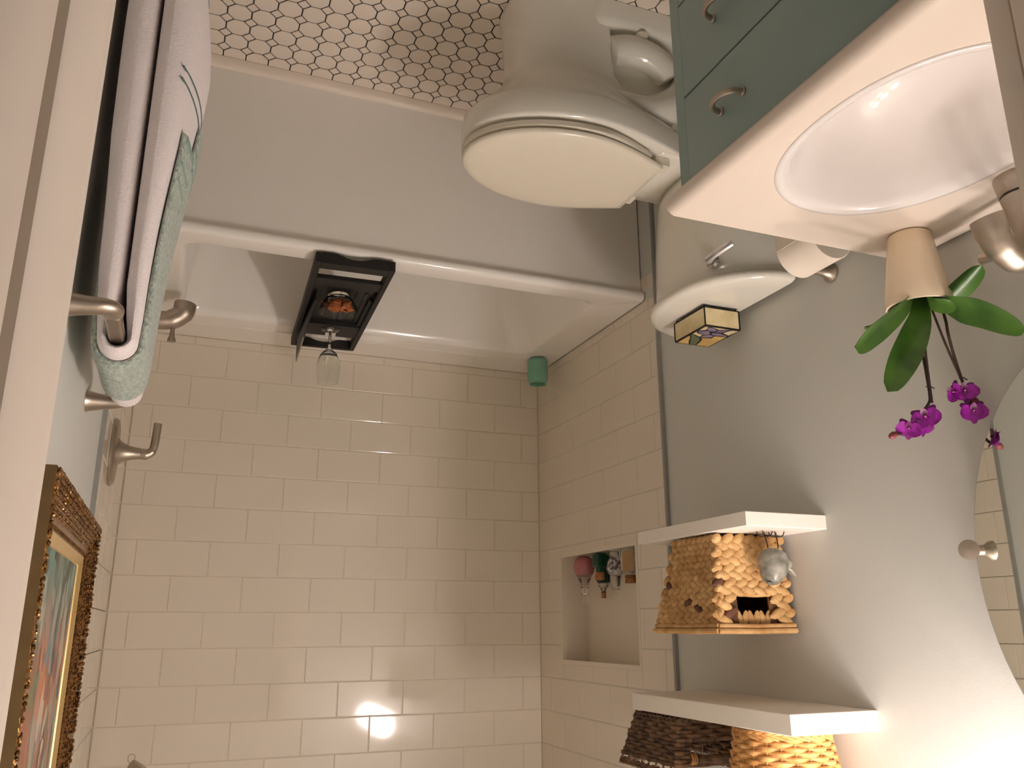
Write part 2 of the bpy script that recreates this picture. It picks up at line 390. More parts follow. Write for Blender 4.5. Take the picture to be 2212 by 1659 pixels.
# ================================================================== BATHTUB
t = thing('bathtub', (.74, -.43, 0), 'white built-in bathtub with flat apron under the subway tiles', 'bathtub')
bx0, bx1 = .0015, XRT-.0015; by1 = -.0015
mb = MB(); R = []
def ring(x0, x1, y0, y1, r, z): return [(x, y, z) for x, y in rrect(x0, x1, y0, y1, r, 6)]
R.append(ring(bx0, bx1, AP_Y, by1, .003, .001)); R.append(ring(bx0, bx1, AP_Y, by1, .003, .492))
R.append(ring(bx0, bx1, AP_Y-.004, by1, .003, .506)); R.append(ring(bx0, bx1, TUB_Y+.003, by1, .004, .517))
R.append(ring(bx0, bx1, TUB_Y, by1, .004, .526)); R.append(ring(bx0, bx1, TUB_Y+.003, by1, .004, .536)); R.append(ring(bx0, bx1, TUB_Y+.010, by1, .004, .5415)); R.append(ring(bx0, bx1, TUB_Y+.018, by1, .004, .543))
R.append(ring(.125, 1.375, -.797, -.215, .05, .543)); R.append(ring(.131, 1.369, -.791, -.221, .05, .5415))
R.append(ring(.138, 1.362, -.784, -.228, .055, .535)); R.append(ring(.150, 1.355, -.778, -.236, .06, .515))
R.append(ring(.24, 1.33, -.755, -.262, .09, .32)); R.append(ring(.33, 1.30, -.735, -.285, .11, .17)); R.append(ring(.38, 1.27, -.70, -.32, .11, .125)); R.append(ring(.45, 1.2, -.64, -.38, .1, .115))
mb.loft(R, cap0=False); mb.build('tub_shell', 'tub', t, ang=50)
MB().rbox(bx0+.001, bx1-.001, -.150, by1, .5428, .5465, .0015, .002).build('tile_flange', 'tub', t)
MB().lathe([(.0, 0), (.03, 0), (.03, .004), (.024, .006), (0, .006)], (1.15, -.51, .116), 20).build('drain', 'nickel', t)

# ================================================================== TOILET
TC = -1.325
t = thing('toilet', (.38, TC, 0), 'white two-piece toilet with closed lid between the vanity and the bathtub', 'toilet')
def egg(xr, xf, hw, wr, z, xm=None, n=18, pw=2.0):
    xm = xf-.27 if xm is None else xm; pts = []
    for i in range(n+1):
        a = -PI/2+PI*i/n; c, s = math.cos(a), math.sin(a)
        pts.append((xm+(xf-xm)*abs(c)**(2/pw), TC+hw*math.copysign(abs(s)**(2/pw), s), z))
    for i in range(1, 9):
        u = i/8; y = lerp(hw, wr, u*u*(1.6-.6*u)); pts.append((lerp(xm, xr, u), TC+y, z))
    for i in range(1, 4): pts.append((xr, TC+lerp(wr, -wr, i/4), z))
    for i in range(8, 0, -1):
        u = i/8; y = lerp(hw, wr, u*u*(1.6-.6*u)); pts.append((lerp(xm, xr, u), TC-y, z))
    return pts
# bowl: rim band, belly and front pedestal in one skin
mb = MB()
mb.loft([egg(.405, .652, .112, .110, .001, .55, pw=2.8), egg(.405, .646, .106, .105, .04, .55, pw=2.8), egg(.405, .642, .103, .102, .14, .55, pw=2.7), egg(.400, .646, .106, .102, .205, .54, pw=2.5), egg(.37, .660, .118, .100, .240, .53, pw=2.3),
         egg(.32, .682, .135, .100, .268, .51, pw=2.2), egg(.27, .712, .155, .102, .298, .50), egg(.24, .738, .171, .11, .322, .49), egg(.225, .752, .178, .112, .334, .485), egg(.22, .757, .181, .113, .342, .485), egg(.215, .760, .182, .114, .395, .485), egg(.216, .757, .180, .114, .402, .485), egg(.22, .750, .174, .112, .405, .485)])
mb.build('bowl', 'porcelain', t, ang=60)
# rear of the pedestal: plinth, narrow body, trapway bulges
mb = MB()
mb.loft([[(x, y, z) for x, y in rrect(.07, .46, TC-hw, TC+hw, .05, 5)] for z, hw in ((.001, .128), (.045, .124), (.062, .112), (.07, .09), (.10, .078), (.20, .075), (.33, .085), (.36, .10))])
mb.build('plinth', 'porcelain', t, ang=60)
for s in (-1, 1):
    mb = MB(); mb.tube(smoothpath([(.43, TC+s*.075, .27), (.36, TC+s*.085, .285), (.28, TC+s*.088, .275), (.20, TC+s*.088, .22), (.16, TC+s*.085, .14), (.15, TC+s*.075, .07)], 5), .042, 12, flat=1.1)
    mb.build('trapway', 'porcelain', t)
    mb = MB(); mb.tube(smoothpath([(.40, TC+s*.078, .12), (.34, TC+s*.086, .105), (.27, TC+s*.086, .12), (.22, TC+s*.08, .16)], 5), [.02]+[.04]*14+[.02], 12); mb.build('trapway', 'porcelain', t)
    MB().lathe([(.017, 0), (.017, .008), (.013, .018), (.006, .022), (0, .0225)], (.315, TC+s*.106, .0655), 16).build('bolt_cap', 'seat_plastic', t)
# deck under the tank
mb = MB(); mb.loft([[(x, y, z) for x, y in rrect(.03+i, .30, TC-w_+i, TC+w_-i, .035, 5)] for z, i, w_ in ((.34, .03, .10), (.375, .004, .118), (.400, 0, .12), (.4078, .005, .12))])
mb.build('tank_deck', 'porcelain', t, ang=60)
# seat ring and lid, lid hinges
mb = MB(); mb.loft([egg(.315, .754, .170, .118, .412), egg(.312, .758, .174, .12, .4155), egg(.312, .758, .174, .12, .428), egg(.316, .753, .169, .118, .4315)]); mb.build('seat', 'seat_plastic', t, ang=50)
mb = MB(); mb.loft([egg(.282, .752, .168, .106, .4345, .50), egg(.276, .757, .173, .110, .438, .50), egg(.275, .757, .173, .110, .4445, .50), egg(.279, .752, .168, .106, .4495, .50), egg(.295, .735, .152, .096, .4535, .50), egg(.33, .69, .11, .07, .4555, .50)]); mb.build('lid', 'seat_plastic', t, ang=50)
for s in (-1, 1): MB().rbox(.248, .29, TC+s*.085-.017, TC+s*.085+.017, .404, .436, .005).build('hinge', 'seat_plastic', t)
# tank and its lid: D-shaped plan, curved front
def dee(dep, hw, z, xb=.012, n=26, p=2.5, q=1.7):
    pts = []
    for i in range(n+1):
        y = -math.cos(PI*i/n); pts.append((xb+dep*max(0, 1-abs(y)**p)**(1/q), TC+hw*y, z))
    return pts
mb = MB(); mb.loft([dee(.150, .180, .404), dee(.163, .192, .412), dee(.172, .202, .44), dee(.182, .213, .58), dee(.186, .220, .727)]); mb.build('tank', 'porcelain', t, ang=60)
mb = MB(); mb.loft([dee(.196, .228, .7275), dee(.204, .236, .733), dee(.206, .238, .742), dee(.201, .234, .751), dee(.188, .222, .7548), dee(.15, .19, .7555)]); mb.build('tank_lid', 'porcelain', t, ang=60)
lv = MB().lathe([(.017, 0), (.017, .006), (.010, .010), (.010, .018), (0, .018)], (.164, TC-.135, .690), 16, axis=(1, -.45, 0)).build('flush_handle', 'chrome', t)
MB().tube([(.184, TC-.135, .690), (.178, TC-.165, .682), (.158, TC-.203, .668)], [.0075, .0075, .006], 8, flat=1.4).build('lever', 'chrome', lv)

# ================================================================== VANITY
t = thing('vanity_cabinet', (.26, -2.22, 0), 'teal painted vanity cabinet with drawers under the cream countertop', 'cabinet')
CF, CY1, CY0 = .535, -1.887, -2.527
mb = MB()
for a in ((.002, CF, CY1-.018, CY1, .085, .798), (.002, CF, CY0, CY0+.018, .085, .798), (.002, .012, CY0+.018, CY1-.018, .085, .798), (.012, CF, CY0+.018, CY1-.018, .085, .10), (CF-.030, CF-.020, CY0+.018, CY1-.018, .10, .798), (CF-.020, CF, CY1-.027, CY1-.018, .085, .798), (CF-.020, CF, CY0+.018, CY0+.027, .085, .798)): mb.box(*a)
mb.build('body', 'teal', t, smooth=False)
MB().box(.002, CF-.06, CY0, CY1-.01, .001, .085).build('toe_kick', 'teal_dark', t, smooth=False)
zz = [.095, .262, .430, .6245, .7985]
for i in range(4):
    z0, z1 = zz[i]+.002, zz[i+1]-.002
    d = MB().rbox(CF-.0195, CF+.0025, CY0+.030, CY1-.0302, z0, z1-(.004 if i == 3 else 0), .0012).build('drawer', 'teal', t)
    zc = (z0+z1)/2+.006
    for yc in (-2.048, -2.365):
        hd = MB(); hd.tube(smoothpath([(CF+.004, yc+.030, zc), (CF+.019, yc+.027, zc), (CF+.030, yc+.015, zc), (CF+.033, yc, zc), (CF+.030, yc-.015, zc), (CF+.019, yc-.027, zc), (CF+.004, yc-.030, zc)], 4), [.0065]+[.0045]*23+[.0065], 8, flat=1.25)
        for s in (-1, 1): hd.ell((CF+.0045, yc+s*.030, zc), (.0025, .007, .008))
        hd.build('handle', 'nickel', d)
# countertop with an oval basin
t = thing('countertop', (.27, -2.2, .8), 'cream vanity countertop with a bullnose edge and sunken oval basin', 'countertop')
SX, SY, SA, SB = .322, -2.205, .182, .232
def oval(a, b, z, n=48, dx=0, p=2.15):
    o = []
    for i in range(n):
        th = 2*PI*i/n; c, s = math.cos(th), math.sin(th)
        o.append((SX+dx+a*math.copysign(abs(c)**(2/p), c), SY+b*math.copysign(abs(s)**(2/p), s), z))
    return o
cx0, cx1, cy0, cy1 = .0015, .556, -2.5275, -1.862
def rect_ring(i, z, n=48):
    o = []
    for k in range(n):
        th = 2*PI*k/n; c, s = math.cos(th), math.sin(th)
        x0, x1, y0, y1 = cx0-SX, cx1-i-SX, cy0-SY, cy1-min(i, .004)-SY
        tt = min((x1 if c > 0 else -x0)/max(abs(c), 1e-6), (y1 if s > 0 else -y0)/max(abs(s), 1e-6)); o.append([SX+c*tt, SY+s*tt, z])
    for ex, ey in ((x0, y0), (x1, y0), (x1, y1), (x0, y1)):
        k = min(range(n), key=lambda q: (o[q][0]-SX-ex)**2+(o[q][1]-SY-ey)**2); o[k] = [SX+ex, SY+ey, z]
    return [tuple(p) for p in o]
mb = MB(); N = 96
mb.loft([oval(SA, SB, .7995, N), rect_ring(.007, .7995, N), rect_ring(.002, .804, N), rect_ring(0, .811, N), rect_ring(.001, .819, N), rect_ring(.005, .827, N), rect_ring(.010, .8318, N), rect_ring(.016, .834, N), oval(SA, SB, .834, N)], cap0=False, cap1=False)
mb.build('slab', 'counter', t, ang=40)
mb = MB()
mb.loft([oval(SA+.001, SB+.001, .798, N), oval(SA+.0035, SB+.0035, .8342, N), oval(SA+.002, SB+.002, .8365, N), oval(SA-.006, SB-.006, .8368, N), oval(SA-.014, SB-.014, .833, N), oval(SA-.022, SB-.022, .822, N), oval(SA-.036, SB-.042, .782, N), oval(SA-.055, SB-.065, .735, N), oval(SA-.09, SB-.105, .692, N), oval(SA-.13, SB-.16, .672, N), oval(.03, .03, .664, N), oval(.022, .022, .662, N)], cap0=False)
mb.build('basin', 'basin', t, ang=60)
MB().lathe([(.021, 0), (.021, .003), (.016, .005), (0, .004)], (SX, SY, .6625), 20).build('drain', 'nickel', t)
# faucet
t = thing('faucet', (.085, -2.2, .834), 'brushed nickel arched faucet standing behind the basin', 'faucet')
FX, FY = .086, -2.186
MB().lathe([(.041, .0005), (.041, .005), (.0365, .030), (.0355, .032)], (FX, FY, .834), 28).build('base', 'nickel', t)
MB().lathe([(.0348, .032), (.0342, .036)], (FX, FY, .834), 28).build('ring', 'black_ring', t)
MB().lathe([(.0352, .036), (.029, .065), (.024, .095), (.021, .12), (.016, .128), (0, .13)], (FX, FY, .834), 28, cap0=True).build('column', 'nickel', t)
MB().tube(smoothpath([(FX-.012, FY, .935), (FX, FY, .972), (FX+.030, FY, .992), (FX+.058, FY, .986), (FX+.084, FY, .962), (FX+.096, FY, .925)], 6), [.012]+[.013]*8+[.014]*6+[.0155]*6+[.017]*5+[.019]*5, 16, flat=1.5, up=(0, 1, 0)).build('spout', 'nickel', t)
MB().tube([(FX-.02, FY, .952), (FX-.026, FY+.055, .938), (FX-.030, FY+.115, .925)], [.006, .0055, .010], 8).build('lever', 'nickel', t)
# toilet paper
t = thing('paper_holder', (XL, -1.70, .72), 'brushed nickel paper holder on the wall between vanity and toilet tank', 'holder')
MB().lathe([(.022, .0), (.022, .004), (.014, .012), (.010, .03), (.010, .075), (.012, .088), (0, .09)], (XL+.0005, -1.652, .770), 20, axis=(1, 0, 0)).build('post', 'nickel', t)
MB().lathe([(.008, 0), (.008, .125)], (.068, -1.7505, .744), 12, axis=(0, 1, 0)).build('spindle', 'nickel', t)
mb = MB(); C = (.068, -1.745, .730)
mb.lathe([(.019, 0), (.055, 0), (.057, .002), (.057, .108), (.055, .110), (.019, .110), (.019, 0)], C, 40, axis=(0, 1, 0), cap0=False, cap1=False)
mb.box(.1245, .1255, -1.744, -1.636, .645, .735)
tagged(mb.build('toilet_paper_roll', 'paper', ang=40), 'white toilet paper roll hanging just beyond the countertop end', 'paper roll')
#@@MORE
# ================================================================== VANITY LIGHT AND MIRROR
t = thing('vanity_light', (XL, -2.2, 2.16), 'vanity light bar with three glowing globes above the oval mirror', 'lamp')
MB().rbox(XL+.0005, XL+.022, -2.46, -1.94, 2.12, 2.20, .006).build('back_plate', 'nickel', t)
for y in (-1.98, -2.2, -2.42):
    a = MB().tube(smoothpath([(XL+.02, y, 2.16), (.07, y, 2.175), (.108, y, 2.165), (.115, y, 2.135)], 5), .007, 10).build('arm', 'nickel', t)
    MB().lathe([(.012, 0), (.026, -.01), (.028, -.03), (.0, -.03)], (.115, y, 2.145), 20).build('socket', 'nickel', a)
    MB().ell((.115, y, 2.062), (.052, .052, .056), n=24, m=14).build('globe', 'globe', a)
t = thing('oval_mirror', (XL, -2.2, 1.06), 'frameless oval mirror on pivots above the vanity', 'mirror')
MX, MYc, MZ, MA, MBz = .036, -2.222, 1.44, .270, .356
def mov(k, x, n=72): return [(x, MYc+(MA-k)*math.cos(2*PI*i/n), MZ+(MBz-k)*math.sin(2*PI*i/n)) for i in range(n)]
MB().loft([mov(.001, MX-.006), mov(0, MX-.005), mov(0, MX-.0008)], cap1=False).build('edge', 'mirror_edge', t)
MB().loft([mov(.0002, MX-.0008), mov(.0012, MX)], cap0=False).build('glass', 'mirror_glass', t, smooth=False)
for s in (-1, 1):
    y = MYc+s*(MA+.006)
    mb = MB(); mb.lathe([(.020, .0005), (.020, .006), (.010, .012), (.0095, .030), (.013, .036), (.013, .044), (.0, .048)], (XL, y, MZ-.028), 20, axis=(1, 0, 0)); br = mb.build('bracket', 'nickel', t)
    MB().lathe([(.005, -.012), (.008, .0), (.008, .014), (.016, .024), (.017, .030), (.0, .033)], (MX+.001, y-s*.004, MZ-.028), 20, axis=(.9, -s*.45, 0)).build('knob', 'nickel', br)

# ================================================================== SHELVES AND WHAT STANDS ON THEM
def shelf(y0, y1, z0, z1, label):
    t = thing('floating_shelf', (XL, (y0+y1)/2, z0), label, 'shelf', 'floating shelves over the toilet')
    MB().rbox(XL+.0005, .202, y0, y1, z0, z1, .0012).build('board', 'white_shelf', t)
shelf(-1.553, -1.103, 1.302, 1.333, 'shorter white floating shelf, the lower one, over the toilet tank')
shelf(-1.638, -1.040, 1.694, 1.733, 'longer white floating shelf, the upper one, near the ceiling light')

def face_pt(A, B, C, D, u, v):           # A,B bottom; D,C top
    return A.lerp(B, u).lerp(D.lerp(C, u), v)
def braid(mb, A, B, C, D, rows, cols, hole=None, dark=None, depth=.008, nrm=None):
    A, B, C, D = map(Vector, (A, B, C, D)); N = nrm or (B-A).cross(D-A).normalized()
    for r in range(rows):
        v = (r+.5)/rows
        for c in range(cols+1):
            u = (c+(.5 if r % 2 else 0))/cols
            if u > 1.0: continue
            if hole and hole[0] < u < hole[1] and hole[2] < v < hole[3]: continue
            p = face_pt(A, B, C, D, u, v); U = (face_pt(A, B, C, D, 1, v)-face_pt(A, B, C, D, 0, v)); L = U.length; U.normalize()
            V = N.cross(U).normalized(); q = Matrix((U, N, V)).transposed()
            hh = (face_pt(A, B, C, D, u, 1)-face_pt(A, B, C, D, u, 0)).length/rows
            tilt = Matrix.Rotation(math.radians((24 if r % 2 else -24)+random.uniform(-7, 7)), 3, 'Y')
            s = random.uniform(.88, 1.12); sx = L/cols*.74*s
            if u < .02 or u > .98: sx *= .7
            mb.ell(p, (sx, depth*random.uniform(.85, 1.15), hh*.66), q @ tilt, 8, 5, mi=(1 if random.random() < (dark or 0) else 0))
t = thing('hyacinth_basket', (.1, -1.34, 1.333), 'tan woven water hyacinth basket with lid and a cut-out handle on the lower shelf', 'basket')
z0, z1 = 1.338, 1.531
b0 = [(.012, -1.252), (.184, -1.252), (.184, -1.418), (.012, -1.418)]      # bottom: back-far, front-far, front-near, back-near
b1 = [(.006, -1.186), (.200, -1.186), (.200, -1.428), (.006, -1.428)]
def v3(p, z): return Vector((p[0], p[1], z))
core = MB(); k = .006
def insetp(p, k): return (p[0]+(k if p[0] < .1 else -k), p[1]+(k if p[1] < -1.34 else -k))
# wall core boxes with the handle hole on the near side
def quad_slab(mb, A, B, C, D, N, th):
    o = [Vector(p) for p in (A, B, C, D)]; i = [p-N*th for p in o]
    mb.loft([i, o])
HX0, HX1, HZ0, HZ1 = .058, .142, 1.470, 1.527
nA, nB, nC, nD = v3(insetp(b0[3], k), z0), v3(insetp(b0[2], k), z0), v3(insetp(b1[2], k), z1), v3(insetp(b1[3], k), z1)
Nn = Vector((0, -1, 0))
def npt(x, z):
    v = (z-z0)/(z1-z0); a = nA.lerp(nD, v); b = nB.lerp(nC, v); u = (x-a.x)/(b.x-a.x); return a.lerp(b, u)
quad_slab(core, npt(.0185, z0), npt(HX0, z0), npt(HX0, z1), npt(.0125, z1), Nn, .004)
quad_slab(core, npt(HX1, z0), npt(.1775, z0), npt(.1935, z1), npt(HX1, z1), Nn, .004)
quad_slab(core, npt(HX0, z0), npt(HX1, z0), npt(HX1, HZ0), npt(HX0, HZ0), Nn, .004)
def side(i, j, N): quad_slab(core, v3(insetp(b0[i], k), z0), v3(insetp(b0[j], k), z0), v3(insetp(b1[j], k), z1), v3(insetp(b1[i], k), z1), Vector(N), .004)
side(1, 2, (1, 0, 0)); side(0, 1, (0, 1, 0)); side(3, 0, (-1, 0, 0))
core.loft([[v3(insetp(p, k), z0) for p in b0], [v3(insetp(p, k), z0+.004) for p in b0]])
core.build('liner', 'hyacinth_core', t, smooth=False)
mb = MB(); braid(mb, v3(b0[2], z0), v3(b0[1], z0), v3(b1[1], z1), v3(b1[2], z1), 14, 8, dark=.03)
tagged(mb.build('front_weave', ['hyacinth', 'hyacinth_dark'], t), kind='stuff')
mb = MB(); braid(mb, v3(b0[3], z0), v3(b0[2], z0), v3(b1[2], z1), v3(b1[3], z1), 12, 6, hole=(.24, .76, .66, 1.1), dark=.05)
tagged(mb.build('side_weave', ['hyacinth', 'hyacinth_dark'], t), kind='stuff')
mb = MB(); braid(mb, v3(b0[1], z0), v3(b0[0], z0), v3(b1[0], z1), v3(b1[1], z1), 13, 7, dark=.05)
tagged(mb.build('side_weave', ['hyacinth', 'hyacinth_dark'], t), kind='stuff')
mb = MB()                                   # recessed vertical strands over the hole
for i in range(6):
    x = lerp(HX0+.004, HX1-.004, i/5); p = npt(x, 1.520); mb.ell(p+Vector((0, .003, 0)), (.0085, .004, .020), Matrix.Rotation(.18*(-1)**i, 3, 'Y'), 8, 5)
mb.build('flap', 'hyacinth', t)
mb = MB(); a = npt(HX0-.002, HZ0-.004); b = npt(HX1+.002, HZ0-.004)
mb.tube([a+Vector((0, -.004, 0)), a.lerp(b, .5)+Vector((0, -.006, .002)), b+Vector((0, -.004, 0))], .0055, 8); mb.build('handle_edge', 'hyacinth', t)
lid = MB(); lid.rbox(.006, .200, -1.428, -1.186, 1.538, 1.548, .004, .01)
lid = lid.build('lid', 'hyacinth', t)
mb = MB(); rim = [(.004, -1.436), (.206, -1.436), (.206, -1.180), (.004, -1.180)]
for z, r, e in ((1.5335, .0048, 0), (1.5445, .0062, .003)):
    for i in range(4):
        (xa, ya), (xb, yb) = rim[i], rim[(i+1) % 4]
        ex = lambda x: x+(e if x > .1 else -0); ey = lambda y: y+(-e if y < -1.3 else e)
        mb.tube([(ex(xa), ey(ya), z), (ex((xa+xb)/2), ey((ya+yb)/2), z+.001), (ex(xb), ey(yb), z)], r, 8)
mb.build('rim_roll', 'hyacinth', lid)

# bird
BX, BY = .086, -1.484
t = thing('bird_figurine', (BX, BY, 1.3333), 'small grey stone bird on thin wire legs in front of the hyacinth basket', 'figurine')
mb = MB(); P = [(-.004, .018, 1.372), (0, .012, 1.378), (.001, .006, 1.390), (.002, .0, 1.405), (.004, -.004, 1.420), (.008, -.006, 1.434), (.012, -.008, 1.443), (.015, -.010, 1.447)]
mb = MB(); mb.tube(smoothpath([(BX-.004, BY+.004, 1.373), (BX-.002, BY+.002, 1.382), (BX+.001, BY, 1.398), (BX+.004, BY-.002, 1.415), (BX+.010, BY-.004, 1.430), (BX+.014, BY-.006, 1.442), (BX+.016, BY-.007, 1.448)], 4),
    [.004, .012, .019, .024, .028, .030, .0315, .032, .033, .033, .0325, .032, .0315, .030, .0285, .027, .0255, .024, .022, .020, .018, .0155, .012, .007, .002][:25], 16); mb.build('body', 'stone', t, ang=70)
mb = MB(); mb.tube([(BX-.018, BY+.004, 1.402), (BX-.032, BY+.006, 1.408), (BX-.048, BY+.004, 1.420), (BX-.058, BY+.002, 1.430)], [.016, .012, .009, .004], 8, flat=.5); mb.build('tail', 'stone', t)
mb = MB(); mb.ell((BX-.020, BY-.014, 1.400), (.020, .010, .014), Matrix.Rotation(.5, 3, 'Y'), 10, 6); mb.build('wing', 'stone', t)
mb = MB(); mb.tube([(BX+.018, BY-.010, 1.444), (BX+.026, BY-.014, 1.447), (BX+.033, BY-.017, 1.445)], [.006, .004, .0008], 8); mb.build('beak', 'stone', t)
for s, kx in ((-1, .0), (1, .006)):
    lx = BX+s*.013; mb = MB(); mb.tube([(lx-.002, BY, 1.378), (lx-.003+kx*.3, BY, 1.364), (lx+kx, BY-.002, 1.3445)], .0013, 6)
    lg = mb.build('leg', 'wire', t)
    for a in (-2.4, -.7, .5, 2.2):
        c_, s_ = math.cos(a), math.sin(a); mb = MB()
        mb.tube(smoothpath([(lx+kx, BY-.002, 1.3445), (lx+kx+.008*c_, BY-.002+.008*s_, 1.3455), (lx+kx+.014*c_, BY-.002+.014*s_, 1.342), (lx+kx+.0165*c_, BY-.002+.0165*s_, 1.3345)], 3), .0011, 6); mb.build('toe', 'wire', lg)

# wicker baskets on the upper shelf
def wicker_ring(mb, ringf, n_st, z, amp, r, phase, mi=0, nn=4, flat=1.35):
    P = []
    for i in range(n_st*nn+1):
        u = i/(n_st*nn); off = amp*math.cos(PI*(i/nn+phase)); P.append(ringf(u % 1.0, z, off))
    mb.tube(P, r, 6, mi=mi, flat=flat, up=(0, 0, 1))
# round, light
t = thing('wicker_basket', (.102, -1.478, 1.7335), 'round honey-coloured wicker basket on the near end of the upper shelf', 'basket', 'wicker baskets on the upper shelf')
LC = (.100, -1.480)
def lrad(z): return .090+.022*min(1, (z-1.735)/.12)
def lring(u, z, off): a = 2*PI*u; r = lrad(z)+off; return Vector((LC[0]+r*math.cos(a), LC[1]+r*math.sin(a), z))
mb = MB()
for i in range(15): wicker_ring(mb, lring, 22, 1.751+i*.0086, .0042, .0040, i % 2)
tagged(mb.build('weave', 'wicker_light', t), kind='stuff')
for i in range(22):
    a = 2*PI*(i)/22; mb = MB(); mb.tube([(LC[0]+(lrad(z)-.001)*math.cos(a), LC[1]+(lrad(z)-.001)*math.sin(a), z) for z in (1.742, 1.80, 1.872)], .0027, 6); mb.build('stake', 'wicker_light', t)
mb = MB()
for row, zz_ in ((0, 1.7405), (1, 1.746)):
    for i in range(30):
        a = 2*PI*i/30; a2 = a+.42*(1 if row == 0 else -1)
        mb.tube([lring(a/(2*PI), zz_-.003, .001), lring((a+a2)/2/(2*PI), zz_, .006), lring(a2/(2*PI), zz_+.006, .002)], .0036, 6)
tagged(mb.build('foot_braid', 'wicker_light', t), kind='stuff')
mb = MB()
for i in range(34):
    a = 2*PI*i/34; a2 = a+.45; mb.tube([lring(a/(2*PI), 1.876, .0), lring((a+a2)/2/(2*PI), 1.884, .006), lring(a2/(2*PI), 1.880, .001)], .0042, 6)
tagged(mb.build('rim_braid', 'wicker_light', t), kind='stuff')
MB().lathe([(.0, 0), (.088, 0), (.088, .006), (0, .006)], (LC[0], LC[1], 1.737), 24).build('base', 'wicker_light', t)
# rectangular, dark, a handle gap in its near side
t = thing('wicker_basket', (.1, -1.13, 1.7335), 'dark brown rectangular wicker basket on the far end of the upper shelf', 'basket', 'wicker baskets on the upper shelf')
def drect(z):
    k = (z-1.735)/.11; return (.010-.004*k, .192+.012*k, -1.228-.008*k, -1.044+.062*k)
def dpt(u, z, off):
    x0, x1, y0, y1 = drect(z); L = [x1-x0, y1-y0, x1-x0, y1-y0]; T = sum(L); d = u*T
    if d < L[0]: return Vector((x0+d, y0-off, z))
    d -= L[0]
    if d < L[1]: return Vector((x1+off, y0+d, z))
    d -= L[1]
    if d < L[2]: return Vector((x1-d, y1+off, z))
    d -= L[2]; return Vector((x0-off, y1-d, z))
mb = MB(); mg = MB()
for i in range(11):
    z = 1.750+i*.0088
    if 5 <= i <= 9:                         # the near side is open between the handle posts
        x0, x1, y0, y1 = drect(z); T = 2*(x1-x0+y1-y0); u0 = (x1-x0-.035)/T; u1 = 1+.03/T
        P = []; nst = 24; N_ = nst*4
        for j in range(N_+1):
            u = lerp(u0, u1, j/N_); P.append(dpt(u % 1.0, z, .0038*math.cos(PI*(j/4+(i % 2)))))
        mb.tube(P, .0040, 6, flat=1.3, up=(0, 0, 1))
    else: wicker_ring(mb, dpt, 28, z, .0038, .0040, i % 2)
tagged(mb.build('weave', 'wicker_dark', t), kind='stuff')
for i in range(28):
    u = (i)/28; p0, p1 = dpt(u, 1.740, -.001), dpt(u, 1.852, -.001)
    if .06 < u < .20: p1 = dpt(u, 1.79, -.001)
    MB().tube([p0, p0.lerp(p1, .5), p1], .0027, 6).build('stake', 'wicker_dark', t)
mb = MB()
for zz_, sg in ((1.7405, 1), (1.746, -1), (1.853, 1), (1.858, -1)):
    for i in range(40):
        u = i/40; du = .028*sg; mb.tube([dpt(u % 1, zz_-.002, .002), dpt((u+du/2) % 1, zz_+.001, .006), dpt((u+du) % 1, zz_+.004, .002)], .0034, 6)
tagged(mb.build('border_braid', 'wicker_dark', t), kind='stuff')
x0, x1, y0, y1 = drect(1.825)
MB().tube([(x0+.02, y0-.002, 1.826), ((x0+x1)/2, y0-.003, 1.828), (x1-.03, y0-.002, 1.826)], .0095, 10).build('handle', 'wicker_dark', t)
mb = MB()
for i in range(3): mb.lathe([(.0075, -.0025), (.0125, 0), (.0075, .0025)], (x1-.035-.0055*i, y0-.002, 1.826), 12, axis=(1, 0, 0))
tagged(mb.build('handle_binding', 'wicker_light', t), kind='stuff')
MB().rbox(.014, .188, -1.222, -1.05, 1.736, 1.742, .002).build('base', 'wicker_dark', t)

# ================================================================== NICHE BOTTLES
NZ = NZ0+.0125
t = thing('bottle', (-.045, -.292, NZ), 'round pink flask with a glass stopper in the wall niche', 'bottle', 'bottles in the tiled niche')
c = (-.045, -.292, NZ)
MB().lathe([(0, .0006), (.018, .0006), (.030, .008), (.037, .024), (.038, .036), (.034, .052), (.029, .062), (.0, .063)], c, 28).build('filling', 'pink_liquid', t)
MB().lathe([(.029, .0635), (.022, .078), (.014, .092), (.012, .100), (.016, .104), (.012, .108), (.010, .107)], c, 28, cap0=False, cap1=False).build('neck', 'glass', t)
MB().lathe([(0, .106), (.009, .108), (.012, .122), (.015, .130), (.009, .134), (.014, .146), (.014, .158), (.008, .164), (0, .165)], c, 24).build('stopper', 'glass', t)
t = thing('bottle', (-.025, -.448, NZ), 'short square bright green bottle with a fat cork in the niche', 'bottle', 'bottles in the tiled niche')
MB().rbox(-.044, -.006, -.470, -.426, NZ+.0006, NZ+.046, .004, .006, 3).build('glass_body', 'green_bottle', t)
MB().lathe([(.016, .046), (.013, .052), (.013, .062), (0, .062)], (-.025, -.448, NZ), 20).build('neck', 'green_bottle', t)
MB().lathe([(.012, .0625), (.0155, .066), (.0165, .088), (0, .088)], (-.025, -.448, NZ), 18).build('cork', 'cork', t)
t = thing('bottle', (-.074, -.378, NZ), 'tall dark green bottle with a thin clear neck and cork in the niche', 'bottle', 'bottles in the tiled niche')
c = (-.074, -.378, NZ)
MB().rbox(-.092, -.056, -.398, -.358, NZ+.0006, NZ+.094, .004, .007, 3).build('glass_body', 'dark_green', t)
MB().lathe([(.018, .0945), (.017, .104), (.010, .112), (.0075, .122), (.011, .126), (.007, .128)], c, 20, cap0=False, cap1=False).build('neck', 'glass', t)
MB().lathe([(.0065, .120), (.0075, .130), (.009, .144), (0, .144)], c, 16).build('cork', 'cork', t)
t = thing('bottle', (-.055, -.505, NZ), 'grey and white floral patterned bottle with a clear glass neck in the niche', 'bottle', 'bottles in the tiled niche')
c = (-.055, -.505, NZ)
